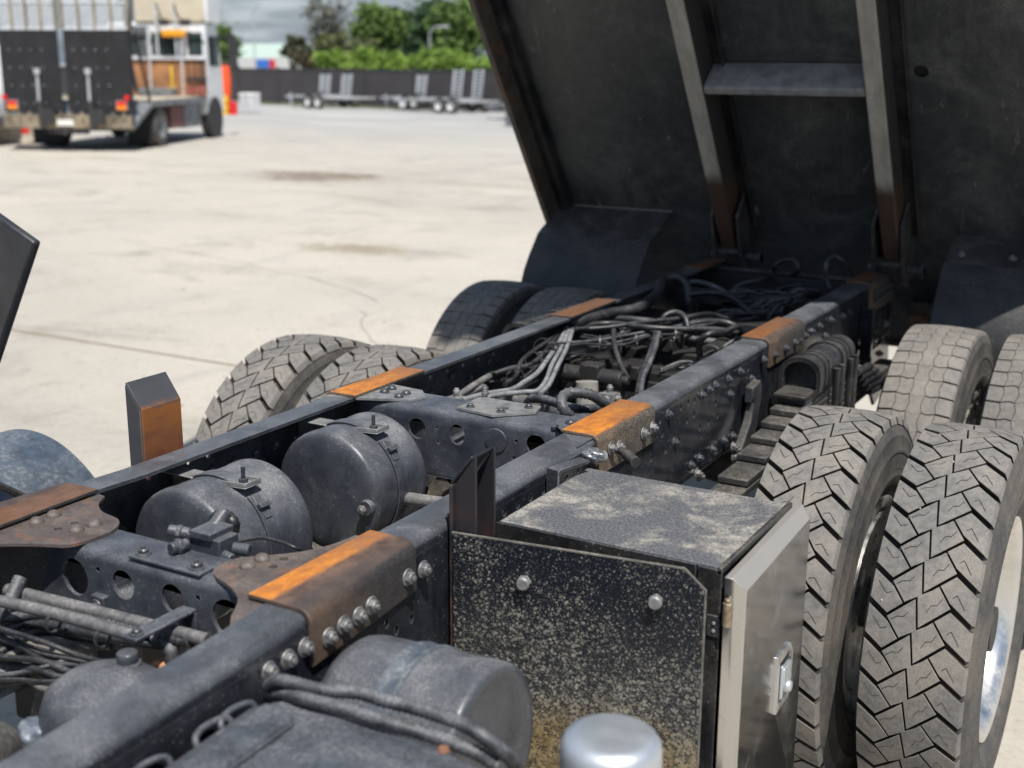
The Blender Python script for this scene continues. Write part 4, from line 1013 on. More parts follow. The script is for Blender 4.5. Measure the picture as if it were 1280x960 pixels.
# saddle bracket poking up between box and rail, and the two greasy pipe ends
mb = MB(); mb.merge(holed([(0, 0), (0, .075)] + arc(.014, .061, .014, 180, 90, 4) + [(.105, .075), (.105, .069)] + arc(.018, .057, .012, 90, 180, 4) + [(.006, 0)], [], .032), frame_mat((.418, -1.04, 1.055), (.25, 1, 0), (0, 0, 1)))
mb.build('saddle_bracket', M['rail'], truck, .001)
mb = MB(); mb.cyl((.425, -.80, 1.095), (.40, -.85, 1.103), .014, 14); mb.build('pipe_stub', M['steel'], truck)
mb = MB(); mb.cyl((.445, -.72, 1.080), (.480, -.745, 1.074), .013, 16); mb.cyl((.445, -.72, 1.08), (.42, -.705, 1.083), .009, 12); mb.build('pipe_stub', M['spring'], truck)
def lump(c, r, seed, mat, name, parent):
    bm = bmesh.new(); bmesh.ops.create_icosphere(bm, subdivisions=3, radius=1)
    rr = random.Random(seed); ph = [rr.uniform(0, 6) for _ in range(6)]
    for v in bm.verts:
        k = 1 + .16*math.sin(v.co.x*6+ph[0]) * math.sin(v.co.y*7+ph[1]) + .14*math.sin(v.co.z*9+ph[2]+v.co.x*5)
        v.co = Vector(c) + Vector((v.co.x*r[0], v.co.y*r[1], v.co.z*r[2]))*k
    me = bpy.data.meshes.new(name); bm.to_mesh(me); bm.free(); me.materials.append(mat)
    me.polygons.foreach_set('use_smooth', [True]*len(me.polygons)); return link(name, me, parent)
lump((.412, -.835, 1.105), (.028, .022, .017), 2, grimy('foil_wrap', (.30, .32, .35), .3, DUST, .2, .2, 40, 200, metal=.7, scratch=0, bump=.8), 'foil_wrapped_joint', truck)
lump((.105, -1.675, 1.085), (.022, .018, .018), 3, grimy('foil_wrap_small', (.3, .3, .3), .3, DUST, .3, .2, 40, 200, metal=.7, scratch=0, bump=.8), 'foil_wrapped_joint', truck)

# ---- side air tank in the foreground, plastic cover, filler cap, reservoir
ft = empty('air_tank', (.46, -1.83, .95), truck)
def FT(name, mb, mat, bv=0): o = mb.build(name, mat, None, bv, 50); o.parent = ft; o.matrix_parent_inverse = Matrix.Translation((-.46, 1.83, -.95)); return o
mx = axis_mat((.462, -1.815, .932), (1, .03, .035)); rr_ = .140; Lf = .262
mb = MB(); mb.lathe([(0, -.03), (.06, -.026), (.10, -.014), (.125, .004), (.137, .02), (rr_, .035), (rr_, Lf-.006), (rr_-.001, Lf-.001), (rr_-.004, Lf+.004), (rr_-.010, Lf+.007), (.120, Lf+.007), (.108, Lf+.004), (.06, Lf+.010), (0, Lf+.012)], mx, 64); FT('tank_shell', mb, M['tank'])
mb = MB(); mb.lathe([(rr_+.0002, .112), (rr_+.0045, .114), (rr_+.0050, .119), (rr_+.0030, .123), (rr_+.0030, .143), (rr_+.0050, .147), (rr_+.0045, .152), (rr_+.0002, .154)], mx, 64, closed=True); FT('strap', mb, grimy('worn_blue_strap', (.045, .06, .082), .4, (.29, .30, .31), .35, .3, 16, 120, scratch=.3))
mb = MB(); mb.lathe([(rr_+.0006, Lf-.030), (rr_+.0012, Lf-.028), (rr_+.0006, Lf-.026)], mx, 64); FT('weld_seam', mb, M['tank'])
# cover: moulded lid with a raised ridge and recessed deck
cv = empty('battery_cover', (.75, -2.3, .7), truck)
def CV(name, mb, mat, bv=.01, seg=3): o = mb.build(name, mat, None, bv, 50, seg); o.parent = cv; o.matrix_parent_inverse = Matrix.Translation((-.75, 2.3, -.7)); return o
mb = MB()
mb.prism([(.500, -2.75), (1.02, -2.75), (.93, -2.10), (.86, -2.02), (.74, -1.998), (.495, -1.998), (.458, -2.05)], .62, 1.066)
CV('lid', mb, M['cover'], .018, 4)
mb = MB(); mb.prism([(.53, -2.75), (.58, -2.75), (.56, -2.06), (.492, -2.05)], 1.06, 1.084); CV('lid_ridge', mb, M['cover'], .014, 3)
mb = MB(); mb.prism([(.64, -2.75), (.93, -2.75), (.86, -2.13), (.62, -2.08)], 1.06, 1.078); CV('lid_panel', mb, M['cover'], .012, 3)
for y in (-2.08, -2.13, -2.25):
    mb = MB(); mb.tube([(.474, y-.034, 1.045), (.462, y-.032, 1.066), (.454, y, 1.069), (.462, y+.032, 1.066), (.474, y+.034, 1.045)], .0055, 8); CV('clip_loop', mb, M['cover'], 0)
mb = MB(); mb.lathe([(0, .006), (.007, .005), (.009, 0)], axis_mat((.775, -2.015, 1.067), (0, 0, 1)), 14); CV('lid_screw', mb, simple('brown_seed', (.25, .12, .07)), 0)
# brushed aluminium cap on a column
fc = empty('filler_cap', (.965, -1.93, .6), truck)
mb = MB(); mb.lathe([(.055, -.45), (.055, -.10), (.062, -.095), (.068, -.085), (.0695, -.02), (.0680, -.006), (.062, .004), (.050, .009), (.03, .0115), (0, .012)], Matrix.Translation((.974, -1.905, 1.088)), 56)
o = mb.build('cap_body', M['cap'], None, angle=60); o.parent = fc; o.matrix_parent_inverse = Matrix.Translation((-.965, 1.93, -.6))
# round reservoir and its bung between the rails
rv = empty('fluid_reservoir', (.16, -2.06, .85), truck)
def RV(name, mb, mat, bv=0): o = mb.build(name, mat, None, bv, 60); o.parent = rv; o.matrix_parent_inverse = Matrix.Translation((-.16, 2.06, -.85)); return o
mb = MB(); mb.lathe([(.10, -.16), (.108, -.05), (.106, -.015), (.095, .018), (.07, .040), (.035, .050), (0, .052)], Matrix.Translation((.150, -2.03, .972)) @ Matrix.Scale(1.2, 4, (1, 0, 0)), 40); RV('reservoir_shell', mb, M['bluegrey' if False else 'tank'])
mb = MB(); mb.lathe([(.022, 0), (.022, .010), (.0175, .012), (.0175, .028), (.014, .030), (0, .030)], Matrix.Translation((.140, -1.985, 1.010)), 16); RV('bung', mb, M['tank'])
mb = MB(); mb.box(.10, .17, -1.90, -1.87, .955, .975); mb.build('clay_coloured_bracket', simple('orange_clay', (.55, .26, .14), .7), truck, .006)
lump((.060, -2.11, .93), (.035, .03, .022), 5, M['bluegrey'], 'clamp_lump', truck)
mb = MB(); mb.lathe([(.018, 0), (.045, 0), (.048, .02), (.045, .05), (.018, .05)], axis_mat((.085, -2.20, .955), (.3, -1, .2)), 28, closed=True); mb.build('pipe_flange', M['spring'], truck)

# ---- blue-grey tank outside the left rail, and dark plate at the frame's left edge
lt_ = empty('fuel_tank', (-1.09, -1.9, .4), truck)
def LT(name, mb, mat, bv=0): o = mb.build(name, mat, None, bv, 50); o.parent = lt_; o.matrix_parent_inverse = Matrix.Translation((1.09, 1.9, -.4)); return o
mx = axis_mat((-1.09, -2.9, .693), (0, 1, 0))
mb = MB(); mb.lathe([(0, 0), (.31, 0), (.325, .012), (.325, 1.738), (.310, 1.752), (0, 1.765)], mx, 80); LT('tank_shell', mb, M['bluegrey'])
mb = MB(); mb.lathe([(.3255, 1.33), (.3285, 1.335), (.3285, 1.385), (.3255, 1.39)], mx, 80, closed=True); LT('strap', mb, M['bluegrey'])
mb = MB(); mb.bar((-1.09+.326*math.cos(R(42)), -2.9, .693+.326*math.sin(R(42))), (-1.09+.326*math.cos(R(42)), -1.17, .693+.326*math.sin(R(42))), .012, .004, (math.cos(R(42)), 0, math.sin(R(42)))); LT('weld_seam', mb, M['steel'])
mb = MB(); mb.tube([(-.43, -1.86, 1.11), (-.445, -1.85, 1.16), (-.445, -1.78, 1.165), (-.43, -1.70, 1.11)], .008, 8); mb.build('grab_loop', M['black'], truck)
mb = MB(); mb.prism([(-.80, 1.02), (-.70, 1.02), (-.481, 1.378), (-.323, 1.643), (-.436, 1.693), (-.80, 1.83)], -1.72, -1.70, Matrix(((1, 0, 0, 0), (0, 0, 1, 0), (0, 1, 0, 0), (0, 0, 0, 1))))
mb.box(-.80, -.68, -1.70, -1.60, 1.10, 1.13)
mb.build('cab_rear_plate', grimy('cab_plate_paint', (.012, .015, .022), .35, DUST, .06, .1, 4, 120, wear=.12, specks=0, scratch=0), truck, .006)
# ------------------------------------------------------------------ wheels
TW, RS = .117, .5185
def inset(poly, ds):
    """move every edge of a CCW polygon inwards by its own distance"""
    n = len(poly); out = []
    def line(i):
        a = Vector(poly[i]); b = Vector(poly[(i+1) % n]); d = (b-a).normalized(); nrm = Vector((-d.y, d.x))
        return a + nrm*ds[i], d
    for i in range(n):
        p, d = line(i-1); q, e = line(i); cr = d.x*e.y - d.y*e.x
        if abs(cr) < .08: out.append(tuple(q)); continue
        t = ((q.x-p.x)*e.y - (q.y-p.y)*e.x)/cr; out.append(tuple(p + d*t))
    return out
def ccw(p):
    return sum(p[i][0]*p[(i+1) % len(p)][1]-p[(i+1) % len(p)][0]*p[i][1] for i in range(len(p))) > 0

def lug_blocks(P):
    """one pitch of the near tyres' zigzag lug tread: polygons in (u 0..1, v metres)"""
    a, b, c, d, e, f = (0, 0), (.18, .35), (.45, -.32), (.505, .58), (.80, -.16), (1, .25)
    s = lambda p, k: (p[0], p[1]+k)
    t1 = (.345, -.06); s0 = (.64, .24)
    W, N, T, Z = .0064, .0032, .0021, -.0006
    bl = [([a, b, s(t1, 1), s(b, 1), s(a, 1)], [W, T, N, W, 0]),
          ([b, t1, c, d, s(c, 1), s(t1, 1)], [N, N, T, Z, N, T]),
          ([s(c, 1), d, s0, s(e, 1), s(d, 1)], [Z, N, T, N, T]),
          ([s0, e, f, s(f, 1), s(e, 1)], [N, W, 0, W, T])]
    return [([(u, -v*P) for u, v in poly], ds) for poly, ds in bl]
SIPES = [[(.06, .42), (.155, .72), (.215, .66)], [(.24, .42), (.30, .30), (.36, .28), (.40, .12)], [(.57, 1.02), (.61, .82), (.66, .80), (.70, .60)], [(.79, .52), (.83, .42), (.92, .78)]]
def hex_blocks(P):
    """one pitch of the rear tyres' worn regional tread"""
    W, N, T = .0030, .0017, .0008
    bl = [([(0, 0), (.19, .06), (.22, .5), (.19, 1.06), (0, 1)], [W, T, T, W, 0]),
          ([(.19, .06), (.31, -.04), (.385, .03), (.42, .5), (.385, 1.03), (.31, .96), (.19, 1.06), (.22, .5)], [N, N, T, T, N, N, T, T]),
          ([(.385, .03), (.50, -.10), (.61, .03), (.58, .5), (.61, 1.03), (.50, .90), (.385, 1.03), (.42, .5)], [.0001, .0001, T, T, .0001, .0001, T, T]),
          ([(.61, .03), (.69, -.04), (.81, .06), (.78, .5), (.81, 1.06), (.69, .96), (.61, 1.03), (.58, .5)], [N, N, T, T, N, N, T, T]),
          ([(.81, .06), (1, 0), (1, 1), (.81, 1.06), (.78, .5)], [W, 0, W, T, T])]
    return [([(u, -v*P) for u, v in poly], ds) for poly, ds in bl]
def tyre_mesh(kind, seed):
    mb = MB(); rr = random.Random(seed); W2 = 2*TW
    crown = lambda u: RS + .0075*(1-(2*u-1)**2)
    if kind == 'lug': n = 39; depth = .0155
    else: n = 50; depth = .0065
    P = 2*math.pi*(RS+.004)/n
    blocks = lug_blocks(P) if kind == 'lug' else hex_blocks(P)
    def pt(u, v, dr):
        th = v/(RS+.004); r = crown(max(0, min(1, u))) + dr
        return ((u-.5)*W2, r*math.sin(th), r*math.cos(th))
    for k in range(n):
        v0 = k*P
        for poly, ds in blocks:
            q = [(u*W2, v) for u, v in poly]
            if not ccw(q): q = q[::-1]; ds2 = [ds[(len(q)-2-i) % len(q)] for i in range(len(q))]
            else: ds2 = ds
            q = inset(q, ds2)
            wob = rr.uniform(-.0006, .0004)
            ctr = (sum(p[0] for p in q)/len(q), sum(p[1] for p in q)/len(q))
            m = len(q); b = len(mb.v)
            ch = .0011 if kind == 'lug' else .0009
            qi = inset(q, [ch]*m)
            top2 = [pt(x/W2, y+v0, wob) for x, y in qi]; top = [pt(x/W2, y+v0, wob-ch) for x, y in q]
            bot = []
            for x, y in q:
                u = x/W2; th = (y+v0)/(RS+.004)
                if u < .02 or u > .98:                       # shoulder lugs run down the side
                    sgn = -1 if u < .5 else 1; r = RS-.019 if kind == 'lug' else RS-.014
                    bot.append((sgn*(TW+.0055 if kind == 'lug' else TW+.004), r*math.sin(th), r*math.cos(th)))
                else: bot.append(pt(u, y+v0, -depth-.002))
            mb.v.extend(top2+top+bot)
            c = b + 3*m; mb.v.append(pt(ctr[0]/W2, ctr[1]+v0, wob+.0003))
            for i in range(m):
                j = (i+1) % m
                mb.f.append((b+i, b+j, c)); mb.m.append(0)
                mb.f.append((b+m+i, b+m+j, b+j, b+i)); mb.m.append(0)
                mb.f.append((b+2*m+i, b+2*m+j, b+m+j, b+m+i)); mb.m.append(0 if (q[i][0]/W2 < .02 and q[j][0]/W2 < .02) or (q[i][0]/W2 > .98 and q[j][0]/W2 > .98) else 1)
        if kind == 'lug':
            for line in SIPES:
                for (u1, w1), (u2, w2) in zip(line, line[1:]):
                    A = Vector((u1*W2, -w1*P)); B = Vector((u2*W2, -w2*P)); d = (B-A).normalized(); nn = Vector((-d.y, d.x))*.00055
                    mb.add([pt(p.x/W2, p.y+v0, .0012) for p in (A-nn, B-nn, B+nn, A+nn)], [(0, 1, 2, 3)], 3)
    # carcass and sidewalls with moulded rings
    r0 = RS-depth; prof = []
    for sgn in (-1, 1):
        side = [(TW-.004, r0-.001), (TW+.003, r0-.006), (TW+.0105, r0-.026), (TW+.014, r0-.034), (TW+.0135, r0-.040), (TW+.0205, .430), (TW+.0222, .427), (TW+.0222, .421), (TW+.0205, .418), (TW+.0225, .395), (TW+.0215, .362),
                (TW+.0225, .359), (TW+.0215, .354), (TW+.016, .335), (TW+.008, .318), (TW+.004, .314), (TW+.004, .309), (TW-.002, .300), (TW-.012, .293), (TW-.014, .286)]
        side = [(sgn*x, r) for x, r in side]
        prof = (side[::-1]) if sgn < 0 else prof + [(0, r0+.006)] + side
    b = len(mb.v); mb.lathe([(r, x) for x, r in prof], axis_mat((0, 0, 0), (1, 0, 0)), 120, mi=2)
    # the band under the lugs is groove rubber
    m_ = len(prof); lo = None
    for fi in range(len(mb.f)-120*(m_-1), len(mb.f)):
        ring = (fi-(len(mb.f)-120*(m_-1)))//120
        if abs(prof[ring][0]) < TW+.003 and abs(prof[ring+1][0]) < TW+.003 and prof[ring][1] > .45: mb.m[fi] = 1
    # raised marks on the sidewall
    for s in (-1, 1):
        for a in list(range(0, 44, 2)) + list(range(120, 150, 2)) + list(range(200, 252, 2)):
            Mx = Matrix.Rotation(R(a), 4, 'X')
            if rr.random() < .8: mb.box(s*(TW+.018), s*(TW+.0232), -.0035, rr.uniform(.000, .005), .378, .378+rr.uniform(.010, .020), Mx, 2)
    me = bpy.data.meshes.new('tyre_'+kind); me.from_pydata(mb.v, [], mb.f)
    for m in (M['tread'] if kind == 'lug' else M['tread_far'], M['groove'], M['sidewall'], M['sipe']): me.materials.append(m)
    me.polygons.foreach_set('material_index', mb.m)
    bm = bmesh.new(); bm.from_mesh(me); bmesh.ops.recalc_face_normals(bm, faces=bm.faces); bm.to_mesh(me); bm.free()
    me.polygons.foreach_set('use_smooth', [True]*len(me.polygons)); me.set_sharp_from_angle(angle=R(28)); return me
TY_LUG, TY_HEX = tyre_mesh('lug', 1), tyre_mesh('hex', 2)

def rim_meshes():
    mx = axis_mat((0, 0, 0), (1, 0, 0))
    mb = MB()     # barrel with rolled lips; deep dish opens toward +X, disc near -X
    mb.lathe([(.270, -.118), (.292, -.120), (.300, -.117), (.302, -.112), (.296, -.108), (.283, -.100), (.272, -.085), (.262, -.07), (.252, -.02), (.252, .03), (.268, .075), (.276, .088), (.282, .104), (.292, .110),
              (.300, .114), (.303, .119), (.301, .123), (.295, .123), (.287, .117), (.277, .110), (.270, .094), (.262, .080), (.246, .035), (.246, -.02), (.250, -.07), (.262, -.100), (.270, -.118)], mx, 96)
    barrel = mb.mesh('rim_barrel', M['rim'], 50)
    holes = [circ(.195*math.cos(R(36*k)), .195*math.sin(R(36*k)), .026, 18) for k in range(10)]
    me = holed(circ(0, 0, .252, 64), holes, .014)
    mb = MB(); mb.merge(me, axis_mat((-.115, 0, 0), (1, 0, 0)))
    mb.lathe([(.155, -.12), (.150, -.085), (.12, -.03), (.095, .015), (.085, .035), (0, .04)], mx, 40)
    for k in range(10): mb.cyl((-.108, .142*math.cos(R(36*k+18)), .142*math.sin(R(36*k+18))), (-.06, .142*math.cos(R(36*k+18)), .142*math.sin(R(36*k+18))), .016, 6)
    return barrel, mb.mesh('rim_disc', M['rim'], 40)
RIM_B, RIM_D = rim_meshes()
def wheel(x, y, ty, flip, spin):
    e = empty('wheel', (x, y, .5265), truck); e.rotation_euler = (spin, 0, math.pi if flip else 0)
    link('tyre', ty, e); link('rim', RIM_B, e); link('wheel_disc', RIM_D, e)
    return e
XI, XO, YF_ = .7585, 1.0938, 1.319
protos = {}
for ya, ty in ((0.0, TY_LUG), (YF_, TY_HEX)):
    for s in (1, -1):
        for x, outer in ((XI, False), (XO, True)):
            flip = (s > 0) != outer
            w = wheel(s*x, ya, ty, flip, {(1, True): .02, (1, False): .07, (-1, True): .05, (-1, False): .11}[(s, outer)])
rp = random.Random(8)      # pebbles wedged in the grooves of the near right outer tyre
mb = MB()
for th, u in ((2.28, .30), (2.32, .36), (2.47, .29), (2.44, .33), (1.55, .42), (1.98, .50), (2.8, .46), (3.05, .2), (1.42, .2), (1.2, .6), (2.0, .12), (2.62, .73)):
    r = RS+.001; c = Vector((XO+(u-.5)*2*TW, -r*math.sin(th), .5265 - r*math.cos(th)*1.0)); c = Vector((XO+(u-.5)*2*TW, -r*math.sin(th), .5265 - r*math.cos(th)))
    q = rp.uniform(.0035, .006); vs = [c + Vector((rp.uniform(.7, 1)*q*a, rp.uniform(.7, 1)*q*b, rp.uniform(.7, 1)*q*d)) for a, b, d in ((1, 0, 0), (-1, 0, 0), (0, 1, 0), (0, -1, 0), (0, 0, 1), (0, 0, -1))]
    mb.add(vs, [(0, 2, 4), (2, 1, 4), (1, 3, 4), (3, 0, 4), (2, 0, 5), (1, 2, 5), (3, 1, 5), (0, 3, 5)])
mb.build('trapped_pebbles', M['pebble'], truck, angle=80)

# ------------------------------------------------------------------ raised tray
AL = R(55); O_ = Vector((0, 2.05, 1.25))
dU, dV, dW = Vector((1, 0, 0)), Vector((0, -math.cos(AL), math.sin(AL))), Vector((0, -math.sin(AL), -math.cos(AL)))
TM = Matrix(((1, 0, 0, O_.x), (0, dV.y, dW.y, O_.y), (0, dV.z, dW.z, O_.z), (0, 0, 0, 1)))   # (u, v, w) -> world, w towards the chassis
tray = empty('raised_tray', (0, 2.05, 1.25), truck)
def TR(name, mb, mat, bv=.003, ang=40): o = mb.build(name, mat, None, bv, ang); o.parent = tray; o.matrix_parent_inverse = Matrix.Translation((0, -2.05, -1.25)); return o
UL, UR, V0, V1 = -1.172, 1.295, -.60, 4.5
me = holed([(UL+.02, V0), (UR-.02, V0), (UR-.02, V1), (UL+.02, V1)], [circ(.545, .85, .028, 24)], .008)
mb = MB(); mb.merge(me, TM @ Matrix.Translation((0, 0, -.006))); TR('floor_plate', mb, M['tray'], 0)
mb = MB(); mb.box(.49, .60, .80, .90, -.05, -.02, TM); TR('hole_backing', mb, M['dark'], 0)
for u0, u1, zs in ((UL, UL+.016, 1), (UR-.016, UR, -1)):
    mb = MB(); mb.box(u0, u1, V0, V1, -.75, .135, TM); mb.box(u0-.012*zs if zs > 0 else u0, u1 if zs > 0 else u1+.012, V0, V1, .128, .150, TM)
    TR('side_panel', mb, M['siderail'], .004)
    mb = MB(); mb.box(u0+.018*zs if zs > 0 else u0-.05, u1+.05 if zs > 0 else u1-.018, V0, V1, 0.0, .05, TM); TR('side_angle', mb, M['black'], .003)
mb = MB(); mb.box(UL, UR, V1-.01, V1, -.95, .1, TM); TR('headboard', mb, M['tray'], 0)
mb = MB(); mb.box(UL, UR, V0-.02, V0, -.75, .02, TM); TR('tailgate', mb, M['tray'], 0)
for u0, u1 in ((-.330, -.255), (.378, .450)):
    mb = MB(); mb.box(u0, u1, .02, V1, .0, .145, TM); TR('long_beam', mb, M['beam'], .008)
    sgn = 1
    mb = MB(); mb.box(u1+.001, u1+.05, .05, V1, .0, .012, TM); mb.box(u1+.046, u1+.052, .05, V1, .0, .030, TM); TR('beam_angle', mb, M['black'], .002)
for v in (.835, 2.0, 3.1):
    mb = MB(); mb.prism([(v+.02, .0), (v+.055, .0), (v+.045, .118), (v+.036, .143), (v+.004, .143), (v-.002, .132)], -.2535, .3765, TM @ Matrix(((0, 0, 1, 0), (1, 0, 0, 0), (0, 1, 0, 0), (0, 0, 0, 1))))
    TR('cross_beam', mb, grimy('cross_beam_paint', (.15, .155, .165), .42, (.34, .33, .31), .3, .3, 5, 150, scratch=.2), .006)
# hinge ears at the beam feet
for uc in (-.29, .405):
    mb = MB()
    for du in (-.058, .058):
        me = holed([(-.10, -.02), (-.12, .14), (-.05, .185), (.06, .17), (.20, .13), (.24, -.02)] if True else [], [circ(-.04, .125, .022, 18)], .012)
        mb.merge(me, TM @ Matrix(((0, 0, 1, uc+du), (1, 0, 0, 0), (0, 1, 0, 0), (0, 0, 0, 1))))
    mb.box(uc-.055, uc+.055, -.09, .02, .115, .165, TM)
    TR('hinge_ear', mb, M['spring'], .004)
    mb = MB(); p = TM @ Vector((uc-.10, -.04, .125)); q = TM @ Vector((uc+.13, -.04, .125)); mb.cyl(p, q, .022, 18); mb.cyl(q-Vector((.02, 0, 0)), q, .032, 6); TR('hinge_pin', mb, M['spring'], .002)
mb = MB(); mb.box(.44, 1.2, -.42, -.33, .01, .09, TM); mb.cyl(TM @ Vector((.56, -.30, .10)), TM @ Vector((.66, -.30, .10)), .07, 24); mb.cyl(TM @ Vector((.53, -.30, .10)), TM @ Vector((.56, -.30, .10)), .04, 18); TR('tail_beam', mb, grimy('brown_tail', (.05, .04, .03), .7, DUST, .3, .2, 6, 90, rust=.7), .006)
# wheel guards hanging from the tray: folded plate, then a rubber skirt curving down
for u0, u1 in ((-1.165, -.600), (.640, 1.28)):
    def side_strip(prof, t, name, mat, nbolt=0):
        mb = MB(); n = len(prof)
        lo = [Vector((0, y, z)) for y, z in prof]; nr = []
        for i in range(n):
            d = (lo[min(i+1, n-1)] - lo[max(i-1, 0)]).normalized(); nr.append(Vector((0, d.z, -d.y)))
        poly = [(p.y, p.z) for p in lo] + [(p.y - q.y*t, p.z - q.z*t) for p, q in zip(reversed(lo), reversed(nr))]
        mb.prism(poly, u0, u1, Matrix(((0, 0, 1, 0), (1, 0, 0, 0), (0, 1, 0, 0), (0, 0, 0, 1))))
        return TR(name, mb, mat, .0015, 25)
    dy = .0 if u0 < 0 else .045
    fl = side_strip([(2.00+dy, 1.320), (1.80+dy, 1.232), (1.765+dy, 1.212)], .008, 'guard_plate', M['bracket'])
    side_strip([(1.764+dy, 1.215), (1.73+dy, 1.175), (1.68+dy, 1.12), (1.635+dy, 1.06), (1.60+dy, .99), (1.585+dy, .92), (1.58+dy, .70), (1.59+dy, .55)], .010, 'guard_skirt', M['flap'])
    for (y, z), nm_ in (((2.00+dy, 1.322), 'plate_edge'), ((1.766+dy, 1.206), 'fold_edge')):
        mb = MB(); mb.bar((u0, y, z), (u1, y, z), .006, .006); TR(nm_, mb, M['worn_edge'], 0)
    for k in range(3 if u0 > 0 else 0): put(ME_BOLT, (u0+.06+.19*k, 1.80+dy-.006, 1.247), (0, -.45, .9), fl)
# ------------------------------------------------------------------ flat-deck plant truck in the yard
bt = empty('plant_truck', (-20.66, 18.7, 0), None, math.atan2(.42, .907))
tag(bt, 'white flat deck truck with two black loading ramps folded up at its tail', 'truck')
S = {}
S['white'] = simple('white_cab_paint', (.72, .73, .74), .35, var=.08, scale=2)
S['ramp'] = simple('black_ramp_board', (.013, .013, .016), .7, var=.4, scale=3)
S['grey'] = simple('grey_steel', (.16, .17, .18), .6, var=.4, scale=3)
S['dgrey'] = simple('dark_chassis', (.03, .03, .033), .7, var=.4)
S['tan'] = simple('dirty_cream_steel', (.23, .19, .135), .7, var=.45, scale=3)
S['galv'] = simple('galvanised_mesh', (.55, .58, .62), .5, .1, var=.2)
S['brown'] = simple('plywood_headboard', (.36, .17, .075), .75, var=.35, scale=1.6)
S['beige'] = simple('beige_fairing', (.55, .49, .38), .6, var=.12, scale=1)
S['glass'] = simple('dark_window', (.03, .045, .045), .1, var=.6, scale=2)
S['red'] = simple('red_lens', (.65, .02, .02), .25, var=.1)
S['orange'] = simple('orange_lens', (.85, .25, .02), .25, var=.1)
S['amber'] = simple('amber_beacon', (.75, .33, .02), .3, var=.1)
S['silver'] = simple('chrome_ram', (.65, .67, .70), .3, .6, var=.1)
S['yellow'] = simple('yellow_paint', (.70, .45, .03), .5, var=.2)
S['timber'] = simple('deck_timber', (.42, .36, .28), .8, var=.4, scale=4)
S['plate'] = simple('number_plate', (.75, .75, .72), .4, var=.05)
def P(name, f, mat, par=bt, bv=.01):
    mb = MB(); f(mb); return mb.build(name, mat, par, bv)
P('chassis_frame', lambda m: (m.box(-2.0, -1.85, -1.5, 4.5, .55, .85), m.box(-1.0, -.85, -1.5, 4.5, .55, .85), m.box(-2.3, -.6, -.9, .9, .4, .6), m.box(-2.0, -.85, 4.0, 4.3, .4, .9)), S['dgrey'])
P('deck_frame', lambda m: (m.box(-2.9, -.02, -.6, 3.05, .97, 1.06), m.box(-.03, 0.03, -.6, 3.1, .93, 1.07), m.box(-2.93, -2.87, -.6, 3.1, .93, 1.07)), S['grey'])
for k in range(14): P('deck_board', lambda m: m.box(-2.8, -.05, -.55+.255*k, -.32+.255*k, 1.062, 1.095), S['timber'])
P('beaver_tail', lambda m: (m.prism([(-.6, 1.05), (-.6, .93), (-1.85, .45), (-1.85, .58)], -.06, .03, Matrix(((0, 0, 1, 0), (1, 0, 0, 0), (0, 1, 0, 0), (0, 0, 0, 1)))),
                            m.prism([(-.6, 1.05), (-.6, .93), (-1.85, .45), (-1.85, .58)], -2.93, -2.84, Matrix(((0, 0, 1, 0), (1, 0, 0, 0), (0, 1, 0, 0), (0, 0, 0, 1)))),
                            m.prism([(-.6, 1.04), (-.6, .96), (-1.85, .50), (-1.85, .56)], -2.84, -.06, Matrix(((0, 0, 1, 0), (1, 0, 0, 0), (0, 1, 0, 0), (0, 0, 0, 1))))), S['grey'])
rb = P('rear_beam', lambda m: m.box(-2.93, .03, -1.93, -1.85, .50, .80), S['tan'])
for k in range(12): P('hinge_lug', lambda m: m.box(-2.8+.24*k, -2.74+.24*k, -1.97, -1.93, .70, .86), S['tan'], rb)
P('number_plate', lambda m: m.box(-1.68, -1.30, -1.96, -1.945, .56, .70), S['plate'], rb)
P('tow_hitch', lambda m: (m.box(-1.95, -1.0, -1.9, -1.8, .38, .5), m.cyl((-1.5, -2.0, .42), (-1.5, -1.8, .42), .07, 12)), S['dgrey'], rb)
for x0, x1 in ((-2.86, -1.53), (-1.38, .10)):
    rmp = empty('loading_ramp', (x0, -1.9, .85), bt)
    def Q(name, f, mat, bv=0): mb = MB(); f(mb); o = mb.build(name, mat, rmp, bv); o.matrix_parent_inverse = Matrix.Translation((-x0, 1.9, -.85)); return o
    Q('ramp_board', lambda m: m.box(x0, x1, -1.95, -1.90, .85, 2.63), S['ramp'])
    for k in range(5):
        x = x0 + (x1-x0)*k/4; Q('ramp_bar', lambda m: m.box(x-.025, x+.025, -1.96, -1.90, 2.62, 3.75), S['tan'])
    for z in (2.64, 3.2, 3.72): Q('ramp_rail', lambda m: m.box(x0, x1, -1.955, -1.905, z-.02, z+.02), S['galv'])
    Q('ramp_mesh', lambda m: [m.box(x0+.03, x1-.03, -1.93, -1.915, 2.66+.055*k, 2.69+.055*k) for k in range(19)], S['galv'])
    Q('stud', lambda m: [m.box(x0+.2+.25*i, x0+.22+.25*i, -1.956, -1.95, 1.05+.38*j, 1.07+.38*j) for i in range(4) for j in range(4)], S['galv'])
for x in (-2.02, -.86):
    P('ramp_ram', lambda m: (m.cyl((x, -2.02, 1.08), (x, -2.0, 1.72), .035, 12), m.cyl((x, -2.0, 1.68), (x, -2.0, 1.80), .075, 12)), S['silver'], bt, 0)
    P('ram_body', lambda m: (m.cyl((x+.05, -2.05, .50), (x+.01, -2.02, 1.10), .06, 12), m.cyl((x+.17, -2.0, .78), (x+.17, -2.06, .78), .17, 18)), S['dgrey'], bt, 0)
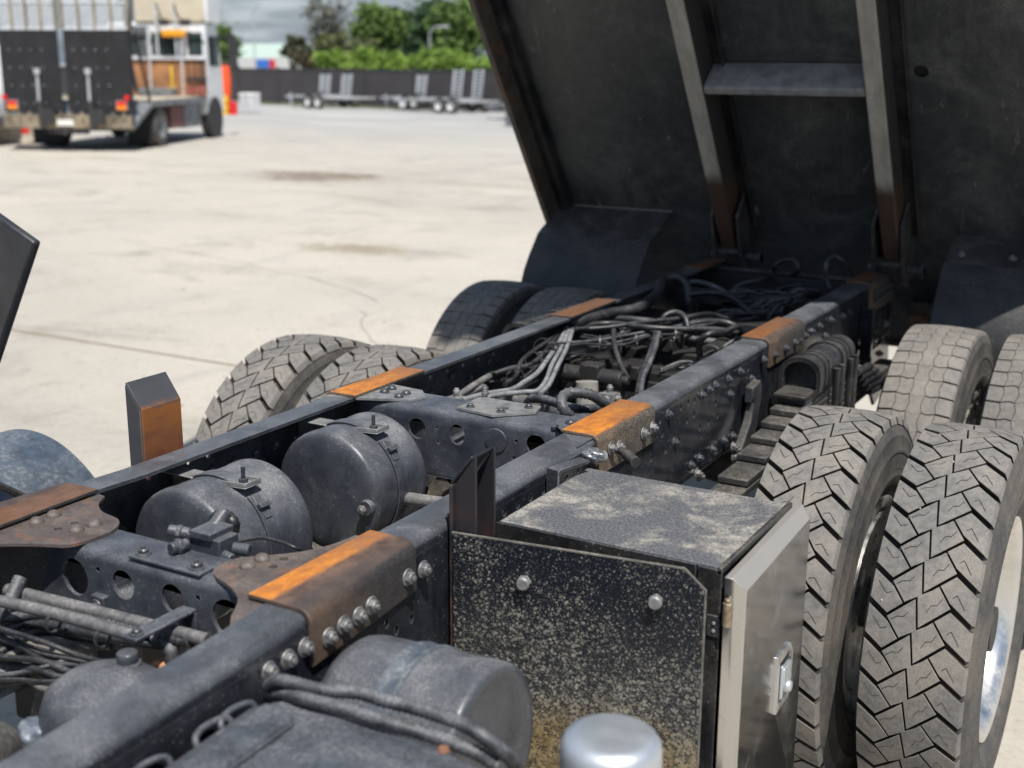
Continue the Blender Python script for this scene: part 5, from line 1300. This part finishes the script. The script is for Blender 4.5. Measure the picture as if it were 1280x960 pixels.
for x in (-2.66, -.15):
    l = P('tail_light', lambda m: m.box(x-.14, x+.14, -1.99, -1.95, .90, 1.12), S['grey'])
    P('stop_lens', lambda m: m.box(x-.11, x+.11, -2.005, -1.99, 1.01, 1.10), S['red'], l); P('indicator_lens', lambda m: m.box(x-.11, x+.11, -2.005, -1.99, .92, 1.01), S['orange'], l)
    P('round_reflector', lambda m: m.cyl((x + (.13 if x > -1 else -.17), -2.0, 1.18), (x + (.13 if x > -1 else -.17), -1.96, 1.18), .06, 14), S['red'], bt, 0)
P('mud_flap', lambda m: m.box(-.62, -.02, -.62, -.59, .08, .72), S['ramp']); P('mud_flap', lambda m: m.box(-2.9, -2.2, -.62, -.59, .08, .72), S['ramp'])
P('underdeck_locker', lambda m: m.box(-.55, -.05, .75, 1.7, .38, .9), simple('faded_red_locker', (.14, .06, .055), .7)); P('underdeck_locker', lambda m: m.box(-.6, -.06, 1.75, 3.0, .35, .92), S['grey'])
def bw(x, y, r=.46, w=.24):
    e = empty('wheel', (x, y, r), bt); mx = axis_mat((0, 0, 0), (1, 0, 0))
    mb = MB(); mb.lathe([(r*.56, -w/2), (r*.9, -w/2), (r, -w*.36), (r, w*.36), (r*.9, w/2), (r*.56, w/2)], mx, 28); mb.build('tyre', M['sidewall'], e)
    mb = MB(); mb.lathe([(0, w*.1), (r*.3, w*.12), (r*.34, w*.3), (r*.5, w*.34), (r*.58, w/2)], mx, 24); mb.build('rim', S['grey'], e); return e
for x, y in ((-.13, 0), (-.40, 0), (-2.5, 0), (-2.77, 0), (-.08, 3.75), (-2.6, 3.75)): bw(x, y)
P('headboard', lambda m: m.box(-2.7, .16, 3.04, 3.10, 1.1, 2.02), S['brown'])
P('headboard_frame', lambda m: [m.bar(a, b, .05, .05) for a, b in (((-1.35, 3.0, 1.06), (-1.35, 3.0, 2.85)), ((-.50, 3.0, 1.06), (-.50, 3.0, 2.85)), ((.16, 3.0, 1.06), (.16, 3.0, 2.85)), ((-2.7, 3.0, 2.85), (.18, 3.0, 2.85)), ((-2.7, 3.0, 2.03), (.18, 3.0, 2.03)), ((-2.7, 3.0, 1.06), (-2.7, 3.0, 2.85)), ((-1.12, 3.0, 2.0), (-1.12, 3.0, 3.4)), ((-.62, 3.0, 2.0), (-.62, 3.0, 3.4)))], S['galv'])
P('yellow_level', lambda m: (m.box(-.80, -.74, 2.94, 2.98, 1.25, 1.85), m.box(-.9, -.66, 2.94, 2.98, 1.25, 1.32)), S['yellow'])
for x in (-.32, -.16, -.02, .08): P('hand_tool', lambda m: (m.box(x-.018, x+.018, 2.94, 2.98, 1.5, 2.0), m.box(x-.06, x+.06, 2.93, 2.99, 1.46, 1.56)), S['dgrey'], bt, 0)
for x in (-.30, -.12, .04): P('red_strap', lambda m: m.box(x-.07, x+.07, 2.93, 2.98, 1.12, 1.36), simple('faded_red_strap', (.28, .09, .07), .8), bt, 0)
P('toolbox', lambda m: m.box(-1.5, -.62, 2.45, 2.95, 1.1, 1.30), S['grey'])
cab = P('cab', lambda m: m.prism([(3.2, .62), (3.2, 2.85), (3.35, 2.95), (4.25, 2.9), (4.55, 1.9), (4.6, 1.6), (4.6, .62)], -2.55, .06, Matrix(((0, 0, 1, 0), (1, 0, 0, 0), (0, 1, 0, 0), (0, 0, 0, 1)))), S['white'], bt, .06)
for x0, x1 in ((-1.35, -.55), (-.38, .0), (-2.4, -1.5)): P('rear_window', lambda m: m.box(x0, x1, 3.185, 3.202, 2.12, 2.68), S['glass'], cab)
P('side_window', lambda m: m.box(.055, .07, 3.5, 4.3, 1.85, 2.6), S['glass'], cab)
P('wheel_arch', lambda m: m.cyl((.02, 3.75, .5), (.09, 3.75, .5), .56, 24), S['dgrey'], cab, 0)
P('air_intake', lambda m: [m.box(-1.75, -1.38, 3.15, 3.24, 1.9+.1*k, 1.95+.1*k) for k in range(10)], S['grey'])
P('beacon_bar', lambda m: m.box(-.98, -.35, 2.9, 3.05, 2.56, 2.74), S['amber'], bt, .04)
P('roof_fairing', lambda m: m.prism([(-1.75, 2.92), (.02, 2.92), (.12, 3.02), (.12, 3.6), (-.1, 3.75), (-1.6, 3.75), (-1.75, 3.55)], -4.1, -3.15, Matrix(((1, 0, 0, 0), (0, 0, -1, 0), (0, 1, 0, 0), (0, 0, 0, 1)))), S['beige'], bt, .05)
P('fairing_edge', lambda m: (m.box(.12, .20, 3.12, 4.1, 2.95, 3.70), m.box(-1.8, .2, 3.10, 3.2, 3.66, 3.78)), S['white'])
P('rope', lambda m: (m.tube([(-.62, 3.0, 3.4), (-.55, 2.95, 3.15), (-.40, 2.95, 2.92)], .025, 6), m.tube([(-1.1, 3.0, 3.4), (-1.0, 2.95, 3.15), (-.9, 2.95, 2.92)], .025, 6), m.box(-.45, -.22, 2.9, 3.05, 2.88, 3.0), m.box(-1.0, -.8, 2.9, 3.05, 2.88, 3.0)), S['dgrey'], bt, 0)
P('wing_mirror', lambda m: (m.box(.28, .50, 4.45, 4.55, 1.8, 2.65), m.box(.05, .4, 4.48, 4.52, 2.58, 2.63), m.box(.05, .4, 4.48, 4.52, 1.84, 1.89)), S['dgrey'])
P('side_stay', lambda m: (m.bar((-.02, -1.85, .9), (-.06, -1.2, 3.6), .05, .05), m.bar((-.02, -.6, 1.0), (-.05, -1.25, 2.7), .045, .045), m.tube([(-.02, -1.9, 3.3), (.0, -1.75, 2.6), (-.02, -1.6, 1.9), (.02, -1.5, 1.3)], .05, 6)), S['dgrey'], bt, 0)

# ---- white van nosing in at the left edge of the picture
van = empty('parked_van', (-25.3, 17.0, 0), None, R(18))
tag(van, 'white van with pink striped side, cut off by the left edge behind the ramp truck', 'van')
def V(name, f, mat, bv=.03, par=van): mb = MB(); f(mb); return mb.build(name, mat, par, bv)
vb_ = V('body', lambda m: m.prism([(-3.4, .55), (1.15, .55), (1.25, .95), (1.15, 1.3), (.7, 1.95), (.3, 2.35), (-3.4, 2.4)], -1.0, 1.0, Matrix(((1, 0, 0, 0), (0, 0, 1, 0), (0, 1, 0, 0), (0, 0, 0, 1)))), S['white'])
V('bumper', lambda m: m.box(.6, 1.35, -1.02, 1.02, .52, .72), S['grey'])
V('windscreen', lambda m: m.box(.2, 1.0, -1.01, -1.0, 1.4, 2.1), S['glass'], 0)
V('stripe_panel', lambda m: [m.box(.35+.13*k, .41+.13*k, -1.012, -1.0, .85, 1.25) for k in range(5)], simple('pink_stripe', (.55, .06, .22), .4), 0)
for x in (-.1, -2.5):
    for y in (-.85, .85):
        mb = MB(); mb.lathe([(.18, -.1), (.34, -.1), (.36, -.06), (.36, .06), (.34, .1), (.18, .1), (0, .06)], axis_mat((x, y, .36), (0, 1, 0)), 24); mb.build('wheel', M['sidewall'], van)
wb = empty('wheeled_sign_trailer', (-24.45, 17.35, 0), None, R(24))
tag(wb, 'low mud splashed white and red board standing left of the black ramps', 'sign')
mb = MB(); mb.box(-.75, .85, -.02, .02, .02, .78); b_ = mb.build('board', None or simple('muddy_board', (.42, .38, .31), .8, var=.5, scale=4), wb, .01)
for x0, x1, z0, z1, c in ((-.62, -.5, .45, .62, 'red'), (-.3, -.15, .5, .6, 'red'), (.35, .55, .25, .5, 'red'), (-.5, -.1, .62, .68, 'white'), (.0, .25, .55, .66, 'white'), (.5, .72, .45, .6, 'red')):
    mb = MB(); mb.box(x0, x1, -.028, -.021, z0, z1); mb.build('sign_patch', S[c], b_, 0)
mb = MB(); mb.box(-.80, -.74, -.04, .04, 0, .8); mb.box(.85, .9, -.04, .04, 0, .8); mb.build('post', S['grey'], wb, 0)

# ---- orange sleeve on a post, drums and crate behind the truck's cab
e = empty('safety_bollard', (-33.35, 34.7, 0)); tag(e, 'tall bright orange safety sleeve on a post to the right of the truck cab', 'bollard')
o_mat = simple('hi_vis_orange', (.95, .10, .02), .6, var=.1)
mb = MB(); mb.lathe([(.16, .05), (.19, .6), (.22, .8), (.24, 1.2), (.21, 1.75), (.08, 1.86), (0, 1.88)], n=16); mb.box(-.36, -.15, -.1, .1, 1.3, 1.55); mb.build('sleeve', o_mat, e)
mb = MB(); mb.cyl((0, 0, 0), (0, 0, .4), .12, 12); mb.build('post', S['grey'], e)
def drum(loc, r, h, mat, label, cat, name):
    e = empty(name, loc); tag(e, label, cat)
    mb = MB(); mb.lathe([(0, 0), (r, 0), (r, .02), (r*.97, h*.32), (r*1.02, h*.34), (r*.97, h*.36), (r*.97, h*.64), (r*1.02, h*.66), (r*.97, h*.68), (r*.9, h), (r*.3, h), (r*.3, h*1.05), (0, h*1.05)], n=20); mb.build('drum_body', mat, e)
    mb = MB(); mb.cyl((r*.5, 0, h), (r*.5, 0, h*1.08), r*.18, 10); mb.build('bung', S['grey'], e); return e
drum((-32.3, 33.4, 0), .20, .72, S['yellow'], 'yellow drum standing below the orange sleeve', 'drum', 'yellow_drum')
drum((-31.9, 33.5, 0), .17, .48, S['red'], 'small red container beside the yellow drum', 'container', 'red_container')
e = empty('white_crate', (-32.3, 34.9, 0)); tag(e, 'pale grey plastic crate behind the red container', 'crate')
mb = MB(); mb.box(-.30, .30, -.30, .30, 0, .62); mb.build('crate_body', simple('pale_crate', (.55, .56, .57), .6), e, .04)
mb = MB(); mb.box(-.31, .31, -.31, .31, .62, .78); mb.build('crate_lid', simple('pale_lid', (.62, .62, .62), .6), e, .04)

# ---- boundary fence
fd = Vector((16.4, -2.9, 0)).normalized(); fp = Vector((-41.64, 44.68, 0))
fence = empty('boundary_fence', fp - fd*36); tag(fence, 'long dark brown screened boundary fence across the back of the yard', 'fence')
fm = simple('fence_screen', (.060, .055, .058), .8, var=.15, scale=.8); fm2 = simple('fence_post_paint', (.045, .042, .044), .7)
fMx = frame_mat((0, 0, 0), fd, (-fd.y, fd.x, 0))
def fence_panel_me():
    mb = MB(); mb.box(0, 2.96, -.01, .01, .06, 1.62)
    for k in range(30): mb.box(.03+.1*k, .075+.1*k, -.022, -.01, .06, 1.62)
    mb.box(0, 2.96, -.035, .02, 1.60, 1.66)
    return mb.mesh('fence_panel', fm)
def fence_post_me(): mb = MB(); mb.box(-.04, .04, -.05, .05, 0, 1.72); return mb.mesh('fence_post', fm2)
pm, sm = fence_panel_me(), fence_post_me()
for k in range(34):
    for nm, me, dx in (('panel', pm, .02), ('post', sm, 0)):
        o = link(nm, me, fence); o.rotation_euler = (0, 0, math.atan2(fd.y, fd.x)); o.location = fd*(3.0*k+dx) + Vector((0, 0, rp.uniform(-.02, .02)))
g = MB()
a = fp - fd*36; nrm = Vector((fd.y, -fd.x, 0))
rg = random.Random(5)
for i in range(9000):
    p = a + fd*rg.uniform(0, 100) + nrm*(rg.random()**1.6*1.6 - .1) ; h = rg.uniform(.04, .16)
    if math.sin((p-a).length*.33)+math.sin((p-a).length*.81+1) < -.2: continue
    q = Vector((rg.uniform(-.05, .05), rg.uniform(-.05, .05), h)); w = Vector((rg.uniform(-.03, .03), .02, 0))
    g.add([p-w, p+w, p+q], [(0, 1, 2)])
tag(g.build('grass', simple('verge_grass', (.09, .13, .03), .9, var=.4)), 'thin strip of grass and weeds along the foot of the fence', 'grass', kind='stuff')

# ---- car trailers with their ramps up
def trailer(loc, rz, label, L=3.6, ramp_h=1.35):
    e = empty('car_trailer', loc, None, rz); tag(e, label, 'trailer', 'trailers parked along the fence')
    def T(name, f, mat, bv=.01, par=e): mb = MB(); f(mb); return mb.build(name, mat, par, bv)
    gal = S['galv']
    T('deck', lambda m: (m.box(-L, 0, -.9, -.35, .48, .54), m.box(-L, 0, .35, .9, .48, .54), [m.box(-L+.5*k, -L+.08+.5*k, -.9, .9, .42, .50) for k in range(8)]), simple('trailer_deck', (.50, .51, .52), .5, .3))
    T('drawbar', lambda m: (m.bar((-L-1.3, 0, .42), (-L, -.6, .46), .08, .1), m.bar((-L-1.3, 0, .42), (-L, .6, .46), .08, .1), m.cyl((-L-1.1, 0, .05), (-L-1.1, 0, .6), .04, 10), m.box(-L-1.45, -L-1.2, -.05, .05, .40, .48)), gal)
    T('mudguard', lambda m: (m.box(-.9, .45, -1.12, -.88, .66, .70), m.box(-.9, .45, .88, 1.12, .66, .70)), S['dgrey'])
    for y in (-.62, .62):
        r = T('ramp', lambda m: (m.bar((0, y-.26, .5), (.16, y-.26, .5+ramp_h), .05, .06), m.bar((0, y+.26, .5), (.16, y+.26, .5+ramp_h), .05, .06)), gal)
        for k in range(9):
            t_ = (k+.5)/9; T('rung', lambda m: m.bar((.16*t_, y-.26, .5+ramp_h*t_), (.16*t_, y+.26, .5+ramp_h*t_), .04, .05), gal, 0, r)
    for x in (-.55, .10):
        for y in (-1.0, 1.0):
            w = empty('wheel', (x, y, .30), e); mx = axis_mat((0, 0, 0), (0, 1 if y > 0 else -1, 0))
            mb = MB(); mb.lathe([(.17, -.09), (.28, -.09), (.30, -.05), (.30, .05), (.28, .09), (.17, .09)], mx, 22); mb.build('tyre', M['sidewall'], w)
            mb = MB(); mb.lathe([(0, .03), (.1, .04), (.17, .09)], mx, 16); mb.build('rim', simple('white_rim', (.7, .7, .7), .4), w)
    return e
trailer((-33.1, 41.3, 0), R(-11), 'galvanised car trailer standing alone, the leftmost along the fence', 1.9, .95)
trailer((-28.75, 42.3, 0), R(-12), 'car trailer with shorter upright ramps, behind and left of the big one', 1.7, .95)
trailer((-25.7, 40.3, 0), R(-9), 'long car trailer with the tallest upright ramps, rightmost of the three', 2.6, 1.2)
e = empty('wheelie_bin', (-18.6, 31.9, 0)); tag(e, 'grey upright bin with a pinkish lid beside the raised tray edge', 'bin')
mb = MB(); mb.prism([(-.24, -.24), (.24, -.24), (.24, .24), (-.24, .24)], .06, .85); mb.build('bin_body', simple('grey_bin', (.13, .14, .17), .6), e, .03)
mb = MB(); mb.box(-.27, .27, -.27, .27, .85, .92); mb.box(-.2, .2, -.2, .2, .92, 1.14); mb.build('bin_lid', simple('pink_lid', (.48, .22, .30), .6), e, .04)
mb = MB(); mb.cyl((-.2, .2, .08), (.2, .2, .08), .08, 12); mb.build('bin_wheel', S['dgrey'], e)
# low trailer tail half hidden by the tray edge
e = empty('flat_trailer', (-20.6, 36.2, 0), None, R(-20)); tag(e, 'low grey flat trailer partly hidden behind the raised tray', 'trailer')
mb = MB(); mb.box(-1.2, 2.2, -.8, .8, .45, .55); mb.build('deck', S['grey'], e, .01)
for x in (0.2, 1.0):
    mb = MB(); mb.lathe([(0, -.08), (.28, -.09), (.3, -.05), (.3, .05), (.28, .09), (0, .08)], axis_mat((x, -.85, .3), (0, 1, 0)), 18); mb.build('wheel', M['sidewall'], e)
mb = MB(); mb.bar((-2.2, 0, .4), (-1.2, -.6, .5), .08, .08); mb.bar((-2.2, 0, .4), (-1.2, .6, .5), .08, .08); mb.build('drawbar', S['galv'], e)

# ---- trees, hedge, building, lamps beyond the fence
def leaf_mat(name, a, b):
    t = NT(name); n = t.noise(.55, 4, .6); n2 = t.noise(3.5, 3, .6)
    col = t.mix(t.rng(t.math('ADD', t.math('MULTIPLY', n, .6), t.math('MULTIPLY', n2, .4)), .38, .62), a, b)
    m = t.out(col, .75); return m
LM = {'green': leaf_mat('broadleaf', (.06, .115, .022), (.14, .22, .05)), 'dark': leaf_mat('dark_leaf', (.018, .05, .020), (.04, .09, .03)), 'lime': leaf_mat('lime_leaf', (.13, .23, .03), (.22, .33, .055)),
      'grey': leaf_mat('grey_leaf', (.10, .11, .08), (.17, .17, .14)), 'olive': leaf_mat('olive_leaf', (.07, .09, .03), (.14, .15, .06)), 'brown': leaf_mat('dry_leaf', (.045, .055, .03), (.10, .105, .05))}
bark = simple('bark', (.10, .085, .07), .9, var=.4)
def crown(blobs, n, size, seed, flat=.6):
    mb = MB(); r = random.Random(seed); tot = sum(b[3]*b[4]*b[5] for b in blobs)
    for cx, cy, cz, rx, ry, rz in blobs:
        k = int(n*rx*ry*rz/tot)+20
        subs = [(Vector((r.gauss(0, 1), r.gauss(0, 1), r.gauss(0, 1))).normalized()*r.uniform(.45, .92)) for _ in range(max(8, k//70))]
        for _ in range(k):
            s = r.choice(subs); p = s + Vector((r.gauss(0, .15), r.gauss(0, .15), r.gauss(0, .13)))
            c = Vector((cx+p.x*rx, cy+p.y*ry, cz+p.z*rz))
            a = Vector((r.gauss(0, 1), r.gauss(0, 1), r.gauss(0, 1)*flat)).normalized(); b = a.orthogonal().normalized(); b = (b + a.cross(b)*r.uniform(-1, 1)).normalized()
            q = size*r.uniform(.6, 1.4)
            mb.add([c - a*q, c + b*q*.55, c + a*q, c - b*q*.55], [(0, 1, 2, 3)])
    return mb
def tree(name, loc, H, blobs, n, size, mat, label, cat='tree', seed=1, trunk=.28, limbs=6, grp='trees and shrubs beyond the fence'):
    e = empty(name, loc); tag(e, label, cat, grp); r = random.Random(seed)
    cb = crown(blobs, n, size, seed); o = link('crown', cb.mesh('crown', mat, 80), e)
    mb = MB(); mb.cyl((0, 0, 0), (.1, 0, H*.55), trunk, 10, trunk*.5)
    for k in range(limbs):
        b = r.choice(blobs); z0 = H*r.uniform(.15, .5)
        mb.cyl((.05, 0, z0), (b[0]+r.uniform(-.6, .6)*b[3], b[1]+r.uniform(-.6, .6)*b[4], b[2]+r.uniform(-.2, .7)*b[5]), trunk*.4, 6, trunk*.08)
    mb.build('trunk', bark, e); return e
Y_ = 62
tree('broadleaf_tree', (-48.4, 66, 0), 5.6, [(0, 0, 3.8, 2.3, 1.8, 2.0), (1.6, 0, 4.5, 1.5, 1.3, 1.2)], 5600, .17, LM['green'], 'round green tree, left one of the green row behind the fence', seed=2)
tree('dark_tree', (-45.4, 67, 0), 5.8, [(0, 0, 3.6, 1.9, 1.6, 2.4), (.6, 0, 4.9, 1.2, 1.0, 1.1)], 5200, .17, LM['dark'], 'darkest green tree in the middle of the row behind the fence', seed=3)
tree('broadleaf_tree', (-41.6, 65, 0), 5.8, [(0, 0, 3.8, 2.4, 1.8, 2.1), (1.4, 0, 4.5, 1.6, 1.3, 1.4), (-1.2, 0, 4.7, 1.3, 1.2, 1.1)], 7000, .17, LM['green'], 'bright green tree above the lime hedge, right of the darkest tree', seed=4)
tree('broadleaf_tree', (-37.6, 66, 0), 5.4, [(0, 0, 3.5, 1.7, 1.6, 1.9), (1.2, 0, 3.9, 1.3, 1.3, 1.4)], 3800, .17, leaf_mat('yellowgreen_leaf', (.10, .16, .03), (.20, .26, .07)), 'yellow green tree next to the raised tray edge', seed=5)
tree('bare_tree', (-52.6, 65, 0), 7.0, [(0, 0, 4.7, 1.5, 1.4, 2.2), (1.6, 0, 5.3, 1.2, 1.1, 1.8)], 1500, .12, LM['grey'], 'tall thin grey leaved tree reaching out of the picture top', seed=6, limbs=26, trunk=.16)
tree('olive_tree', (-50.0, 63, 0), 4.2, [(0, 0, 2.6, 1.5, 1.3, 1.2), (2.2, 0, 2.5, 1.3, 1.2, 1.0)], 2600, .14, LM['olive'], 'low olive coloured bushy tree at the foot of the tall grey tree', seed=7)
tree('palm_tree', (-51.8, 61, 0), 3.4, [(0, 0, 2.9, .75, .7, .7), (.7, 0, 2.4, .7, .6, .5)], 700, .34, LM['brown'], 'small shaggy brown palm behind the fence left of the grey tree', seed=8, limbs=3)
tree('palm_tree', (-49.6, 60, 0), 2.6, [(0, 0, 2.0, .8, .7, .5)], 500, .32, leaf_mat('orange_leaf', (.09, .08, .045), (.20, .145, .075)), 'low straw brown palm just above the fence top', seed=9, limbs=3)
tree('broadleaf_tree', (-62.6, 66, 0), 4.6, [(0, 0, 2.9, 1.5, 1.5, 1.6)], 2600, .16, LM['green'], 'green tree between the truck cab and the pale roof', seed=10)
tree('dark_tree', (-54.8, 58.5, 0), 2.3, [(0, 0, 1.6, .55, .55, .65)], 500, .12, LM['dark'], 'small dark shrub in front of the pale roofed building', 'shrub', seed=12)
for k, (x, y) in enumerate(((-46.6, 58.5), (-44.4, 58.8), (-42.2, 58.2), (-40.0, 58.6), (-37.8, 58.2), (-35.6, 58.5), (-33.4, 58.2))):
    lab = ('leftmost lime green hedge bush above the fence', 'second lime hedge bush from the left above the fence', 'third lime hedge bush from the left above the fence', 'fourth lime hedge bush from the left, below the bright tree',
           'fifth lime hedge bush from the left above the fence', 'lime hedge bush next to the raised tray edge', 'lime hedge bush behind the raised tray edge')[k]
    tree('hedge_bush', (x, y, 0), 2.2, [(0, 0, 1.65, 1.7, .9, 1.0+.1*math.sin(k*2.1)), (.5, 0, 2.05, 1.0, .6, .6)], 3000, .13, LM['lime'], lab, 'bush', seed=20+k, trunk=.12, limbs=3, grp='lime hedge along the fence')
b = empty('shed_building', (-85.5, 96, 0)); tag(b, 'long low building with a pale green roof far behind the fence', 'building')
mb = MB(); mb.box(-6, 6, -4, 4, 0, 2.2); w_ = mb.build('wall', simple('building_wall', (.32, .32, .31), .8), b)
mb = MB(); mb.prism([(-4.6, 2.2), (4.6, 2.2), (0, 3.7)], -6.3, 6.3, Matrix(((0, 0, 1, 0), (1, 0, 0, 0), (0, 1, 0, 0), (0, 0, 0, 1)))); mb.build('roof', simple('pale_green_roof', (.42, .52, .46), .5, var=.08), b)
for k in range(6): 
    mb = MB(); mb.box(-5.6+2*k, -4.6+2*k, -4.06, -4.0, .9, 1.9); f_ = mb.build('window', S['glass'], b)
b = empty('shop_front', (-65.0, 74, 0)); tag(b, 'small pale building with a blue and red sign beyond the fence', 'building')
mb = MB(); mb.box(-2.2, 2.0, -1, 1, 0, 2.25); mb.build('wall', simple('pale_wall', (.6, .6, .58), .8), b)
mb = MB(); mb.box(-.2, .7, -1.1, -1.02, 1.5, 2.1); mb.box(.75, 1.1, -1.1, -1.02, 1.5, 2.1, mi=0); mb.build('blue_sign', simple('blue_sign', (.04, .18, .60), .4), b)
mb = MB(); mb.box(1.12, 1.6, -1.12, -1.02, 1.5, 2.1); mb.build('red_sign', S['red'], b)
b = empty('house', (-40.5, 80, 0), None, R(-15)); tag(b, 'white roofed house glimpsed between the trees and the tray', 'house')
mb = MB(); mb.box(-3, 5, -3, 3, 0, 2.8); mb.build('wall', simple('house_wall', (.55, .52, .48), .8), b)
mb = MB(); mb.prism([(-3.4, 2.8), (3.4, 2.8), (0, 4.2)], -3.3, 5.3, Matrix(((0, 0, 1, 0), (1, 0, 0, 0), (0, 1, 0, 0), (0, 0, 0, 1)))); mb.build('roof', simple('white_roof', (.7, .7, .7), .5), b)
for loc, h, lab in (((-57.5, 64, 0), 5.6, 'thin grey lamp post with a curved arm near the truck cab'), ((-40.9, 60.5, 0), 4.0, 'pale grey lamp post in front of the green trees')):
    e = empty('lamp_post', loc); tag(e, lab, 'lamp post', 'lamp posts beyond the fence')
    mb = MB(); mb.tube([(0, 0, 0), (0, 0, h*.8), (.08, 0, h*.94), (.5, 0, h), (.9, 0, h)], .05, 8, step=.2); mb.build('pole', simple('lamp_grey', (.4, .42, .44), .5), e)
    mb = MB(); mb.box(.8, 1.35, -.1, .1, h-.06, h+.04); mb.build('lamp_head', S['galv'], e, .02)
